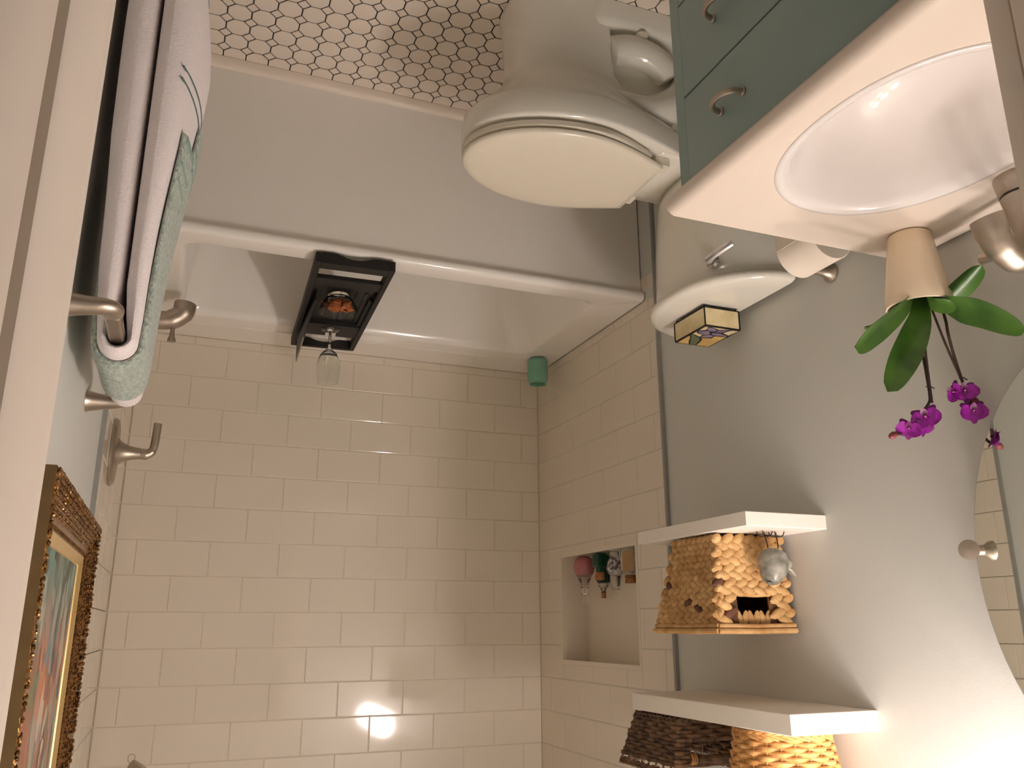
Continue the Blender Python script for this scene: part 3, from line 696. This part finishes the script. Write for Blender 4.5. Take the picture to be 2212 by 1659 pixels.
MB().lathe([(0, .0006), (.018, .0006), (.020, .010), (.026, .034), (.031, .052), (.027, .066), (.020, .074), (0, .075)], c, 28).build('glass_body', 'floral', t)
MB().lathe([(.020, .0755), (.018, .092), (.017, .106), (.012, .112), (.013, .116), (.016, .119), (.011, .121)], c, 24, cap0=False, cap1=False).build('neck', 'glass', t)
t = thing('bottle', (-.040, -.628, NZ), 'clear bottle with a kraft paper tag, string and cork at the niche end', 'bottle', 'bottles in the tiled niche')
c = (-.040, -.628, NZ)
MB().lathe([(0, .0006), (.028, .0006), (.030, .004), (.030, .066), (.022, .076), (.017, .080), (.017, .086), (.021, .088), (.017, .089)], c, 28, cap1=False).build('glass_body', 'glass', t)
MB().lathe([(.0150, .080), (.0165, .088), (.0185, .106), (0, .106)], c, 18).build('cork', 'cork', t)
MB().rbox(-.0035, -.002, -.716, -.648, NZ+.012, NZ+.074, .0005).build('tag', 'kraft', t)
mb = MB(); mb.lathe([(.0185, .0770), (.0205, .0790), (.0185, .0810)], c, 20)
mb.tube([(-.022, -.620, NZ+.078), (-.006, -.640, NZ+.05), (-.003, -.646, NZ+.012)], .0012, 6); mb.tube([(-.022, -.622, NZ+.078), (-.008, -.630, NZ+.05), (-.003, -.628, NZ+.006)], .0012, 6)
mb.build('string', 'string', t)

# ================================================================== THINGS ON TANK AND TUB
t = thing('stained_glass_box', (.08, -1.293, .7556), 'small stained glass box with a purple flower lid on the toilet tank', 'box')
gx0, gx1, gy0, gy1, gz0, gz1 = .029, .132, -1.362, -1.224, .7645, .8120
for x in (gx0+.006, gx1-.006):
    for y in (gy0+.006, gy1-.006): MB().ell((x, y, .7602), (.0042, .0042, .0042), n=10, m=6).build('foot', 'lead', t)
for a in ((gx0+.001, gx1-.001, gy0, gy0+.003), (gx0+.001, gx1-.001, gy1-.003, gy1), (gx0, gx0+.003, gy0+.001, gy1-.001), (gx1-.003, gx1, gy0+.001, gy1-.001)):
    MB().box(a[0], a[1], a[2], a[3], gz0+.001, gz1).build('pane', 'glass_cream', t, smooth=False)
MB().box(gx0+.002, gx1-.002, gy0+.002, gy1-.002, gz0, gz0+.002).build('bottom', 'lead', t, smooth=False)
mb = MB()
for x, y in ((gx0, gy0), (gx1, gy0), (gx0, gy1), (gx1, gy1)): mb.tube([(x, y, gz0-.001), (x, y, gz1)], .0022, 6)
for z in (gz0,):
    for a, b in (((gx0, gy0), (gx1, gy0)), ((gx1, gy0), (gx1, gy1)), ((gx1, gy1), (gx0, gy1)), ((gx0, gy1), (gx0, gy0))): mb.tube([(*a, z), (*b, z)], .0016, 6)
mb.build('came', 'lead', t)
lid = MB().box(gx0-.001, gx1+.001, gy0-.001, gy1+.001, gz1+.0006, gz1+.0038).build('lid', 'lead', t, smooth=False)
# measured on the lid: flower petals, a leaf and background panes (x, y in lid fractions)
def LP(pts): return [(gx0+(x-.050)/.105*(gx1-gx0), gy0+(y+1.385)/.150*(gy1-gy0)) for x, y in pts]
def shrink(p, k=.0019):
    cx = sum(a for a, b in p)/len(p); cy = sum(b for a, b in p)/len(p); o = []
    for a, b in p:
        d = math.hypot(a-cx, b-cy); f = max(.3, (d-k)/d) if d > 1e-6 else 1; o.append((cx+(a-cx)*f, cy+(b-cy)*f))
    return o
pieces = [('glass_purple', [(.142, -1.370), (.139, -1.381), (.122, -1.377), (.107, -1.369), (.107, -1.354), (.122, -1.352), (.134, -1.357)]),
 ('glass_purple', [(.106, -1.367), (.076, -1.379), (.084, -1.354), (.105, -1.351)]),
 ('glass_purple', [(.152, -1.343), (.126, -1.355), (.114, -1.346), (.107, -1.330), (.120, -1.322), (.142, -1.330)]),
 ('glass_purple', [(.110, -1.343), (.082, -1.348), (.057, -1.336), (.054, -1.329), (.088, -1.328), (.106, -1.332)]),
 ('glass_purple', [(.119, -1.302), (.120, -1.319), (.106, -1.329), (.088, -1.326), (.092, -1.307), (.115, -1.299)]),
 ('glass_green', [(.153, -1.310), (.145, -1.314), (.118, -1.299), (.106, -1.283), (.100, -1.260), (.095, -1.237), (.112, -1.238), (.128, -1.264), (.138, -1.288)]),
 ('glass_amber', [(.086, -1.304), (.112, -1.297), (.103, -1.283), (.097, -1.260), (.092, -1.238), (.052, -1.237), (.053, -1.326), (.086, -1.324)]),
 ('glass_amber', [(.153, -1.305), (.140, -1.288), (.130, -1.264), (.115, -1.238), (.153, -1.238)]),
 ('glass_cream', [(.153, -1.382), (.143, -1.382), (.136, -1.357), (.152, -1.348)]),
 ('glass_cream', [(.052, -1.382), (.072, -1.379), (.082, -1.352), (.056, -1.340)]),
 ('glass_cream', [(.134, -1.382), (.080, -1.382), (.106, -1.371), (.122, -1.379)]),
 ('glass_cream', [(.153, -1.338), (.142, -1.327), (.122, -1.320), (.121, -1.303), (.146, -1.316), (.153, -1.314)])]
for mname, pts in pieces: MB().prism(shrink(LP(pts)), gz1+.0032, gz1+.0046).build('glass_piece', mname, lid, smooth=False)

c = (.080, -.190, TUB_Z+.0036)
mb = MB(); mb.lathe([(0, .0005), (.030, .0005), (.037, .006), (.039, .016), (.0385, .08), (.036, .088), (.034, .090), (.0345, .100), (.031, .100), (.0305, .090), (.034, .082), (.0345, .018), (.03, .010), (0, .009)], c, 32, cap0=False, cap1=False)
tagged(mb.build('green_cup', 'cup_glass', ang=50), 'sea green frosted glass cup in the corner of the tub ledge', 'cup')

# bath caddy
KX0, KX1, KY0, KY1, KZ0 = .793, 1.013, -.872, -.130, .5478
t = thing('bath_caddy', ((KX0+KX1)/2, -.5, KZ0), 'black wooden bath caddy lying across the bathtub', 'caddy'); t.rotation_euler.z = .040
KT = .032
for x in (KX0, KX1-.016): MB().rbox(x, x+.016, KY0, KY1, KZ0, KZ0+KT, .002).build('side_rail', 'caddy', t)
def end_board(y0, y1):
    mb = MB(); n = 16; top = []; bot = []
    for i in range(n+1):
        u = i/n; x = lerp(KX0+.016, KX1-.016, u); b = max(0, math.cos((u-.5)*PI/.56))*.012 if abs(u-.5) < .28 else 0
        top.append((x, KZ0+KT)); bot.append((x, KZ0+.0002+b))
    ring_ = bot+top[::-1]
    mb.loft([[(x, y0, z) for x, z in ring_], [(x, y1, z) for x, z in ring_]]); return mb
end_board(KY0, KY0+.016).build('end_board', 'caddy', t, smooth=False); end_board(KY1-.016, KY1).build('end_board', 'caddy', t, smooth=False)
ix0, ix1 = KX0+.016, KX1-.016
MB().rbox(ix0, ix1, KY0+.016, KY0+.045, KZ0+.018, KZ0+.030, .001).build('cross_bar', 'caddy', t)
MB().rbox(ix0, ix1, -.755, -.700, KZ0+.014, KZ0+.028, .001).build('cross_bar', 'caddy', t)
MB().rbox(ix0, ix1, -.700, -.650, KZ0+.006, KZ0+.014, .001).build('tray_step', 'caddy', t)
for i in range(7):
    x = lerp(ix0+.001, ix1-.001, i/7); MB().rbox(x+.0006, x+(ix1-ix0)/7-.0010, -.650, -.360, KZ0+.004, KZ0+.010, .0008).build('slat', 'caddy', t)
MB().rbox(ix0+.020, ix0+.030, -.640, -.590, KZ0+.0102, KZ0+.0135, .001).build('slot_cleat', 'slate', t)
MB().rbox(ix0, ix0+.012, -.60, -.360, KZ0+.010, KZ0+.020, .001).build('inner_rail', 'caddy', t)
MB().rbox(ix0, ix1, -.362, -.345, KZ0+.004, KZ0+.026, .001).build('cross_bar', 'caddy', t)
mb = MB(); gxc = .893                        # plate with the notch that holds the glass
mb.box(ix0, gxc-.018, -.345, -.255, KZ0+.018, KZ0+.026); mb.box(gxc+.018, ix1, -.345, -.255, KZ0+.018, KZ0+.026); mb.box(gxc-.018, gxc+.018, -.345, -.295, KZ0+.018, KZ0+.026)
mb.build('glass_plate', 'caddy', t, smooth=False)
# glass standing on the plate
c = (gxc, -.320, KZ0+.0263)
mb = MB(); mb.lathe([(0, .0004), (.030, .0004), (.030, .0015), (.010, .004), (.0045, .010), (.0038, .05), (.0042, .064), (.012, .072), (.026, .086), (.036, .108), (.0385, .128), (.037, .155), (.033, .186), (.032, .186), (.036, .155), (.0372, .128), (.0347, .109), (.025, .088), (.010, .075), (0, .073)], c, 36, cap0=False, cap1=False)
tagged(mb.build('wine_glass', 'glass', ang=50), 'empty stemmed wine glass standing in the caddy notch', 'wine glass')
# thin panel propped on edge along the inner rail
t = thing('tablet_panel', (ix1-.009, -.4, KZ0+.0103), 'thin dark panel with a silver edge propped upright in the bath caddy', 'panel')
def pan(x0, x1, g=0): return [[(x, y, z) for y, z in ((-.62+g, KZ0+.0105+g), (-.235-g, KZ0+.0105+g), (-.235-g, KZ0+.120-g), (-.62+g, KZ0+.043-g))] for x in (x0, x1)]
MB().loft(pan(ix1-.0110, ix1-.0072)).build('board', 'slate', t, smooth=False)
MB().tube([(ix1-.0091, -.62, KZ0+.0445), (ix1-.0091, -.40, KZ0+.0885)], .0023, 6).build('edge', 'slate', t)
MB().tube([(ix1-.0091, -.40, KZ0+.0885), (ix1-.0091, -.234, KZ0+.1217), (ix1-.0091, -.2335, KZ0+.06)], .0025, 6).build('edge', 'silver_edge', t)
# bowl of crackers
bc = (.915, -.612, KZ0+.0142)
bc = (.915, -.600, KZ0+.0103)
mb = MB(); mb.lathe([(0, .0004), (.030, .0004), (.033, .003), (.036, .010), (.046, .024), (.056, .044), (.0595, .058), (.0580, .0585), (.054, .045), (.044, .026), (.033, .012), (0, .008)], bc, 40, cap0=False, cap1=False)
tagged(mb.build('glass_bowl', 'glass', ang=50), 'clear glass bowl of crackers in the black bath caddy', 'bowl')
ck = MB(); 
for a in range(3):
    for b in range(3):
        x, y = (a-1)*.0088, (b-1)*.0088
        for (x0, x1, y0, y1) in ((x-.0044, x+.0044, y-.0044, y-.0024), (x-.0044, x+.0044, y+.0024, y+.0044), (x-.0044, x-.0024, y-.0024, y+.0024), (x+.0024, x+.0044, y-.0024, y+.0024)): ck.box(x0*1.35, x1*1.35, y0*1.35, y1*1.35, -.0016, .0016)
ckm = bpy.data.meshes.new('cracker'); ckm.from_pydata(ck.v, [], ck.f); ckm.materials.append(MATS['cracker'])
ck2 = MB().rbox(-.018, .018, -.014, .014, -.0017, .0017, .0008, .004)
ckm2 = bpy.data.meshes.new('cracker_plain'); ckm2.from_pydata(ck2.v, [], ck2.f); ckm2.materials.append(MATS['cracker'])
random.seed(3)
lay = [(0, 0, .0165, .12, .05), (.016, .008, .021, .35, .3), (-.015, .010, .021, .3, -.35), (.004, -.017, .021, -.4, .1), (-.008, -.012, .0265, .15, -.2), (.014, -.008, .028, -.2, .4), (.002, .018, .027, .45, 0), (-.022, -.002, .031, .1, -.55), (.024, .004, .033, .1, .6), (.0, .0, .032, .1, .1), (-.010, .018, .035, .4, -.2), (.012, .018, .037, .4, .25), (.010, -.020, .036, -.5, .15), (-.014, -.018, .036, -.4, -.25), (.0, .003, .0385, -.1, .15)]
for n, (x, y, z, a, b) in enumerate(lay):
    o = bpy.data.objects.new('cracker', ckm if n % 2 == 0 else ckm2); COL.objects.link(o); o.location = (bc[0]+x*1.3, bc[1]+y*1.3, bc[2]+.010+z*.85); o.rotation_euler = (a, b, random.uniform(0, 3))
    tagged(o, 'brown baked cracker piled in the clear glass bowl', 'cracker', 'crackers in the glass bowl')

# ================================================================== TUB FITTINGS ON THE RIGHT WALL
t = thing('tub_spout', (XRT, -.44, .64), 'brushed nickel tub spout with a pull-up diverter beside the towels', 'spout')
sy = -.44
MB().lathe([(.034, .0005), (.034, .006), (.028, .010)], (XRT, sy, .652), 24, axis=(-1, 0, 0)).build('flange', 'nickel', t)
MB().tube(smoothpath([(XRT-.008, sy, .652), (XRT-.06, sy, .652), (XRT-.10, sy, .646), (XRT-.130, sy, .622), (XRT-.136, sy, .590)], 6), [.027]*6+[.028]*6+[.030]*6+[.032]*7, 20, up=(0, 1, 0)).build('body', 'nickel', t)
MB().lathe([(.0075, 0), (.006, .016), (.008, .036), (.012, .046), (.012, .052), (0, .055)], (XRT-.108, sy, .662), 14).build('diverter', 'nickel', t)
t = thing('shower_valve', (XRT, -.605, 1.06), 'round brushed nickel shower valve plate with a bent lever on the right wall', 'valve')
vy, vz = -.605, 1.088
MB().lathe([(.089, .0005), (.089, .004), (.084, .010), (.080, .0115), (.0, .0118)], (XRT, vy, vz), 48, axis=(-1, 0, 0)).build('plate', 'nickel', t)
MB().lathe([(.036, .0115), (.036, .014), (.026, .026), (.019, .042), (.0155, .060), (.0145, .070), (0, .0705)], (XRT, vy, vz), 28, axis=(-1, 0, 0)).build('cone', 'nickel', t)
MB().tube(smoothpath([(XRT-.071, vy, vz), (XRT-.086, vy, vz), (XRT-.097, vy, vz-.012), (XRT-.101, vy, vz-.035), (XRT-.103, vy, vz-.085)], 6), [.0145]*6+[.0125]*6+[.0105]*13, 16, up=(0, 1, 0)).build('lever', 'nickel', t)
t = thing('wall_shower', (XRT, -.44, 1.98), 'nickel shower head with a small wire hanging loop on the right wall', 'shower head')
MB().tube(smoothpath([(XRT-.0005, -.44, 2.02), (XRT-.06, -.44, 2.015), (XRT-.10, -.44, 1.975)], 6), .010, 12).build('arm', 'nickel', t)
hax = Vector((-.60, 0, -.80)); hc = Vector((XRT-.095, -.44, 1.978))
MB().lathe([(.011, 0), (.014, .012), (.018, .04), (.030, .075), (.038, .090), (.038, .096)], hc, 28, axis=hax).build('bell', 'nickel', t)
fc = MB().lathe([(.0395, .0965), (.0395, .112), (.036, .1135), (0, .1135)], hc, 28, axis=hax).build('face_ring', 'nickel', t)
e = hc+hax.normalized()*.104+Vector((.80, 0, -.60))*.039
MB().tube(smoothpath([e, e+Vector((.006, 0, -.004)), e+Vector((.006, 0, -.018)), e+Vector((-.006, 0, -.020)), e+Vector((-.010, 0, -.008)), e+Vector((-.006, 0, .0))], 4), .0011, 6).build('loop', 'nickel', fc)

# ================================================================== TOWEL BAR AND TOWELS
BXc, BZc = 1.421, 1.103
t = thing('towel_bar', (XR, -1.47, BZc), 'brushed nickel towel bar with flared posts on the right wall', 'towel bar')
for yy in (-1.800, -1.245):
    s = 1 if yy < -1.4 else -1
    P = smoothpath([(XR-.0005, yy, BZc+.006), (XR-.02, yy, BZc+.006), (XR-.045, yy, BZc+.005), (XR-.064, yy+s*.002, BZc+.003), (BXc-.001, yy+s*.016, BZc+.001), (BXc, yy+s*.040, BZc)], 4)
    MB().tube(P, [.029, .027, .025, .0235, .022, .0205, .019, .018, .017, .0165, .016, .0155, .015, .0148, .0146, .0144, .0142, .014, .0138, .0136, .0135][:len(P)], 16, flat=.75, up=(0, 0, 1)).build('post', 'nickel', t)
MB().rbox(BXc-.0105, BXc+.0105, -1.768, -1.277, BZc-.0105, BZc+.0105, .003).build('bar', 'nickel', t)
def bulge(y, z):
    a = max(0, math.sin(PI*min(1, max(0, (y+1.665)/.36))))
    k = min(1, max(0, (1.02-z)/.55)); k = k*k*(3-2*k)
    if z < .50: k *= max(.25, 1-(.50-z)/.34)
    return .046*a**.8*k
def towel(name, y0, y1, zf, zb, ri, ro, label, grow=0, bands=(), mat='towel_white', band_mat='towel_band', nY=16, seed=1, inner=False):
    rnd = random.Random(seed); nS = 22; rings = []
    th = ro-ri
    t = thing(name, (BXc, (y0+y1)/2, min(zf, zb)), label, 'towel', 'towels on the towel bar')
    def prof(y, e):
        g = lambda z: grow*min(1, max(0, (BZc-z)/.35))
        def xs(z, sgn):                      # outer and inner face of one flap, drawn together at the ends
            wob = .0022*math.sin(9*z+seed*2.1+y*7); bu = bulge(y, z) if sgn > 0 else 0
            o_ = ro+g(z)+wob+bu; i_ = lerp(.003, ri, max(0, min(1, (z-BZc+.07)/.06))) if inner else ri+g(z)+bu
            o_ += .008*max(0, min(1, (BZc-z)/.12)) if inner and sgn < 0 else 0
            m_ = (o_+i_)/2; return BXc-sgn*lerp(m_, o_, e), BXc-sgn*lerp(m_, i_, e)
        rm = (ri+ro)/2; R0, R1 = lerp(rm, ro, e), lerp(rm, ri, e); ring_ = []
        for i in range(nS): z = lerp(zb, BZc, i/nS); ring_.append((xs(z, -1)[0], y, z))
        for i in range(11): a = PI*i/10; ring_.append((BXc+R0*math.cos(a), y, BZc+R0*math.sin(a)))
        for i in range(nS-1, -1, -1): z = lerp(zf, BZc, i/nS); ring_.append((xs(z, 1)[0], y, z))
        for i in range(nS): z = lerp(zf, BZc, i/nS); ring_.append((xs(z, 1)[1], y, z))
        for i in range(11): a = PI*(1-i/10); ring_.append((BXc+R1*math.cos(a), y, BZc+R1*math.sin(a)))
        for i in range(nS-1, -1, -1): z = lerp(zb, BZc, i/nS); ring_.append((xs(z, -1)[1], y, z))
        return ring_
    RD = .024 if inner else .010
    ys = [(y0+RD*k/7, max(.12, math.sqrt(1-(1-k/7)**2))) for k in range(8)]+[(lerp(y0+RD, y1-RD, i/nY), 1) for i in range(1, nY)]+[(y1-RD*k/5, max(.12, math.sqrt(1-(1-k/5)**2))) for k in range(5, -1, -1)]
    rings = [prof(y, e) for y, e in ys]
    MB().loft(rings).build('cloth', mat, t, ang=75)
    for z0, z1, bm_ in bands:                # woven bands lie on the outer face of the front flap
        mb = MB(); n = 12; A = []; B = []
        mid = (ri+ro)/2
        def xo(y, z): return BXc-(ro+grow*min(1, max(0, (BZc-z)/.35))+.0022*math.sin(9*z+seed*2.1+y*7))-bulge(y, z)
        rr = []
        for i in range(n+1):
            y = lerp(y0+.006, y1-.006, i/n); rr.append([(xo(y, z0)+.001, y, z0), (xo(y, z0)-.0012, y, z0+.0006), (xo(y, z1)-.0012, y, z1-.0006), (xo(y, z1)+.001, y, z1)])
        mb.loft(rr); mb.build('band', bm_, t, ang=60)
    return t
towel('bath_towel', -1.668, -1.300, .105, .14, .0135, .029, 'long folded white bath towel with green stripes, nearest the door', grow=.014, bands=((.605, .6095, 'towel_stripe'), (.628, .6325, 'towel_stripe'), (.330, .3345, 'towel_stripe'), (.353, .3575, 'towel_stripe')), seed=1, inner=True)
towel('hand_towel', -1.628, -1.530, .715, .850, .0287, .0395, 'pale green hand towel folded over the white towel, the nearer of two', grow=.014, bands=((.765, .773, 'towel_band'), (.795, .803, 'towel_band'), (.716, .729, 'towel_band')), mat='towel_aqua', seed=1)
towel('hand_towel', -1.524, -1.395, .640, .790, .0287, .0385, 'pale green hand towel folded over the white towel, the farther of two', grow=.014, bands=((.690, .698, 'towel_band'), (.720, .728, 'towel_band')), mat='towel_aqua', seed=1)

# ================================================================== FRAMED PAINTING
t = thing('framed_painting', (XR, -1.45, 1.335), 'colourful oil painting in an ornate gilt frame above the towels', 'painting')
PY0, PY1, PZ0, PZ1 = -1.83, -1.07, 1.335, 1.955
WF = .082
def member(prof):       # prof: list of (inset, x)
    rings = []
    for ins, x in prof: rings.append([(x, PY0+ins, PZ0+ins), (x, PY1-ins, PZ0+ins), (x, PY1-ins, PZ1-ins), (x, PY0+ins, PZ1-ins)])
    return rings
MB().loft(member([(.002, XR-.0005), (0, XR-.004), (0, XR-.040)]), cap0=True, cap1=False).build('outer_side', 'gold_side', t, smooth=False)
MB().loft(member([(0, XR-.040), (.004, XR-.0425), (.010, XR-.042), (.030, XR-.034), (.046, XR-.027), (.052, XR-.029), (.056, XR-.027), (.064, XR-.022)]), cap0=False, cap1=False).build('moulding', 'gold', t, ang=20)
MB().loft(member([(.064, XR-.022), (.0645, XR-.0235), (.080, XR-.017), (.082, XR-.013)]), cap0=False, cap1=False).build('liner', 'gold_liner', t, smooth=False)
MB().box(XR-.0145, XR-.012, PY0+.078, PY1-.078, PZ0+.078, PZ1-.078).build('canvas', 'oil_painting', t, smooth=False)
orn = MB(); rnd = random.Random(5)
def scroll(u, ins, side):
    if side == 0: return Vector((0, PY0+u*(PY1-PY0), PZ0+ins))
    if side == 1: return Vector((0, PY1-ins, PZ0+u*(PZ1-PZ0)))
    if side == 2: return Vector((0, PY0+u*(PY1-PY0), PZ1-ins))
    return Vector((0, PY0+ins, PZ0+u*(PZ1-PZ0)))
def px_(ins): return XR-(.0425-.0155*min(1, max(0, (ins-.010)/.036)))
for side in range(4):
    L = (PY1-PY0) if side in (0, 2) else (PZ1-PZ0); n = int(L/.0088)
    for i in range(n+1):
        u = i/n
        for ins, sz in ((.005, .0042), (.012, .0036), (.019, .0040), (.026, .0034), (.033, .0036), (.040, .0030), (.046, .0026)):
            if u*L < ins or (1-u)*L < ins: continue
            p = scroll(min(1, max(0, u+rnd.uniform(-.3, .3)/n)), ins, side); p.x = px_(ins)-.0005
            if rnd.random() < .86: orn.ell(p, (sz*.62, sz*rnd.uniform(.8, 1.5), sz*rnd.uniform(.55, .9)), Matrix.Rotation(rnd.uniform(-1.2, 1.2), 3, 'X'), 7, 4)
        if .06 < u*L < L-.06:
            p = scroll(u, .0595, side); p.x = XR-.0255; orn.ell(p, (.0022, .0030, .0030), None, 6, 4)
tagged(orn.build('carving', 'gold', t), kind='stuff')

# ================================================================== POTTED ORCHID
PC = Vector((.088, -1.957, .8345))
t = thing('potted_orchid', PC, 'purple orchid in a cream ceramic pot on the countertop corner', 'plant')
mb = MB(); mb.lathe([(0, .0003), (.036, .0003), (.039, .004), (.042, .03), (.049, .075), (.0555, .115), (.0575, .135), (.0565, .142), (.0535, .143), (.053, .136), (.05, .115), (0, .110)], PC, 40, cap0=False, cap1=False); mb.build('pot', 'planter', t, ang=60)
MB().lathe([(.0, .112), (.050, .1125), (.049, .120), (.03, .126), (0, .128)], PC, 24).build('potting_bark', 'bark', t)
def leaf(path, wmax, curl=.25, up=(0, 0, 1), name='leaf'):
    P = smoothpath(path, 5); n = len(P); rings = []
    for i, p in enumerate(P):
        tt = (P[min(i+1, n-1)]-P[max(i-1, 0)]).normalized(); U = Vector(up); s = tt.cross(U)
        if s.length < .05: s = tt.cross(Vector((0, 1, 0)))
        s.normalize(); nrm = s.cross(tt).normalized(); u = i/(n-1)
        wd = wmax*((.32+.68*math.sin(PI/2*u/.6)) if u < .6 else math.sqrt(max(.004, 1-((u-.6)/.4)**2)))
        top = []; bot = []
        for k in range(-4, 5):
            f = k/4; lift = curl*wd*abs(f)**1.5
            top.append(p+s*wd*f+nrm*lift)
        for k in range(4, -5, -1):
            f = k/4; lift = curl*wd*abs(f)**1.5
            bot.append(p+s*wd*f+nrm*(lift-.0022*(1-.6*abs(f))))
        rings.append(top+bot)
    return MB().loft(rings).build(name, 'leaf', t, ang=60)
V_ = Vector
leaf([PC+V_((.005, .0, .115)), (.143, -1.970, .991), (.202, -1.985, 1.030), (.258, -2.0, 1.065), (.303, -2.01, 1.096)], .030, up=(.3, -.6, .7))
leaf([PC+V_((.0, -.005, .118)), (.118, -1.980, 1.010), (.168, -2.0, 1.066), (.221, -2.02, 1.118), (.267, -2.03, 1.173)], .027, up=(.5, -.8, .3))
leaf([PC+V_((-.01, -.01, .118)), (.059, -1.99, .966), (.052, -2.025, .954), (.055, -2.068, .935)], .021, up=(.4, 0, .9))
leaf([PC+V_((-.004, -.010, .120)), (.080, -1.985, .978), (.082, -2.008, .988), (.083, -2.02, .986)], .019, up=(.6, -.3, .8))
leaf([PC+V_((-.012, -.004, .118)), (.070, -2.0, .982), (.075, -2.03, 1.003), (.077, -2.07, 1.024), (.079, -2.11, 1.053), (.079, -2.142, 1.081)], .030, up=(.8, .2, .6))
leaf([PC+V_((.0, .01, .116)), (.098, -1.912, .972), (.128, -1.895, .992), (.150, -1.885, 1.0)], .020, up=(.3, .3, .9))
def stalk(path, r, name, k=5): return MB().tube(smoothpath(path, k), r, 8).build(name, 'stem', t)
stalk([PC+V_((-.01, .006, .115)), (.083, -1.945, 1.032), (.081, -1.945, 1.093), (.080, -1.945, 1.136), (.082, -1.942, 1.154), (.104, -1.935, 1.179), (.135, -1.930, 1.208), (.153, -1.930, 1.213)], .0026, 'stem')
stalk([PC+V_((-.012, .004, .115)), (.082, -1.951, 1.068), (.083, -1.950, 1.155)], .0021, 'stake')
stalk([PC+V_((-.036, -.012, .118)), (.055, -1.980, 1.005), (.060, -1.985, 1.033), (.046, -1.978, 1.068), (.028, -1.972, 1.114), (.020, -1.974, 1.146), (.022, -1.977, 1.166)], .0026, 'stem')
stalk([PC+V_((-.012, -.008, .118)), (.058, -1.975, 1.050), (.026, -1.974, 1.126)], .0021, 'stake')
for p in ((.081, -1.9455, 1.124), (.030, -1.973, 1.110)):
    p = V_(p); MB().tube([p+V_((.010, -.004, .002)), p+V_((.0, -.004, 0)), p+V_((-.010, -.003, .003))], .0012, 6).build('clip', 'stem', t)
def petal(mb, C, q, ang, L, W, mi=0, lift=.25):
    d = V_((math.cos(ang), math.sin(ang), 0)); s = V_((-math.sin(ang), math.cos(ang), 0)); rings = []
    for i in range(7):
        u = i/6; w_ = W*math.sin(PI*(.08+.86*u)**.8)**.7+.0004
        ring_ = []
        for k in range(-2, 3): ring_.append(d*L*u+s*w_*k/2+V_((0, 0, lift*L*u*u+.12*w_*abs(k)/2)))
        for k in range(2, -3, -1): ring_.append(d*L*u+s*w_*k/2*.96+V_((0, 0, lift*L*u*u+.12*w_*abs(k)/2-.0007)))
        rings.append([C+q @ p for p in ring_])
    mb.loft(rings, mi=mi)
def flower(C, face, roll=0, s=1.0):
    C = V_(C); z = V_(face).normalized(); x = V_((0, 0, 1)).cross(z).normalized(); y = z.cross(x)
    q = Matrix((x, y, z)).transposed() @ Matrix.Rotation(roll, 3, 'Z')
    fo = MB().ell(C, (.004*s, .004*s, .005*s), q, 8, 5).build('flower', 'petal_deep', t)
    for a, L, W, mn, lf in ((PI/2, .023, .0115, 'petal_sepal', -.1), (PI*7/6+.12, .023, .0105, 'petal_sepal', -.1), (-PI/6-.12, .023, .0105, 'petal_sepal', -.1), (.30, .0235, .021, 'petal', .3), (PI-.30, .0235, .021, 'petal', .3)):
        mb = MB(); petal(mb, C, q, a, L*s, W*s*.5*1.35, lift=lf); mb.build('petal', mn, fo, ang=70)
    mb = MB(); petal(mb, C+z*.003, q, -PI/2, .013*s, .0055*s, lift=.6); mb.build('lip', 'petal_deep', fo, ang=70)
    MB().ell(C+z*.006*s, (.0017*s, .0017*s, .0022*s), q, 6, 4).build('column', 'petal_pale', fo)
flower((.103, -1.950, 1.182), (.75, -.55, .1), .2, 1.1); flower((.136, -1.942, 1.203), (.8, -.5, .3), -.3, .92); flower((.097, -1.938, 1.195), (-.2, -.9, .35), .4, .92)
flower((.036, -1.980, 1.137), (.6, -.75, -.1), .1, 1.0); flower((.030, -1.986, 1.173), (.55, -.8, .15), .05, 1.0); flower((.052, -1.975, 1.137), (.9, .1, .3), .5, .85)
for p, a in (((.163, -1.930, 1.216), (.9, 0, .4)), ((.010, -1.976, 1.150), (-.5, -.3, .6))): MB().ell(p, (.0065, .0065, .010), axis_q(a).to_matrix(), 10, 6).build('bud', 'bud', t)
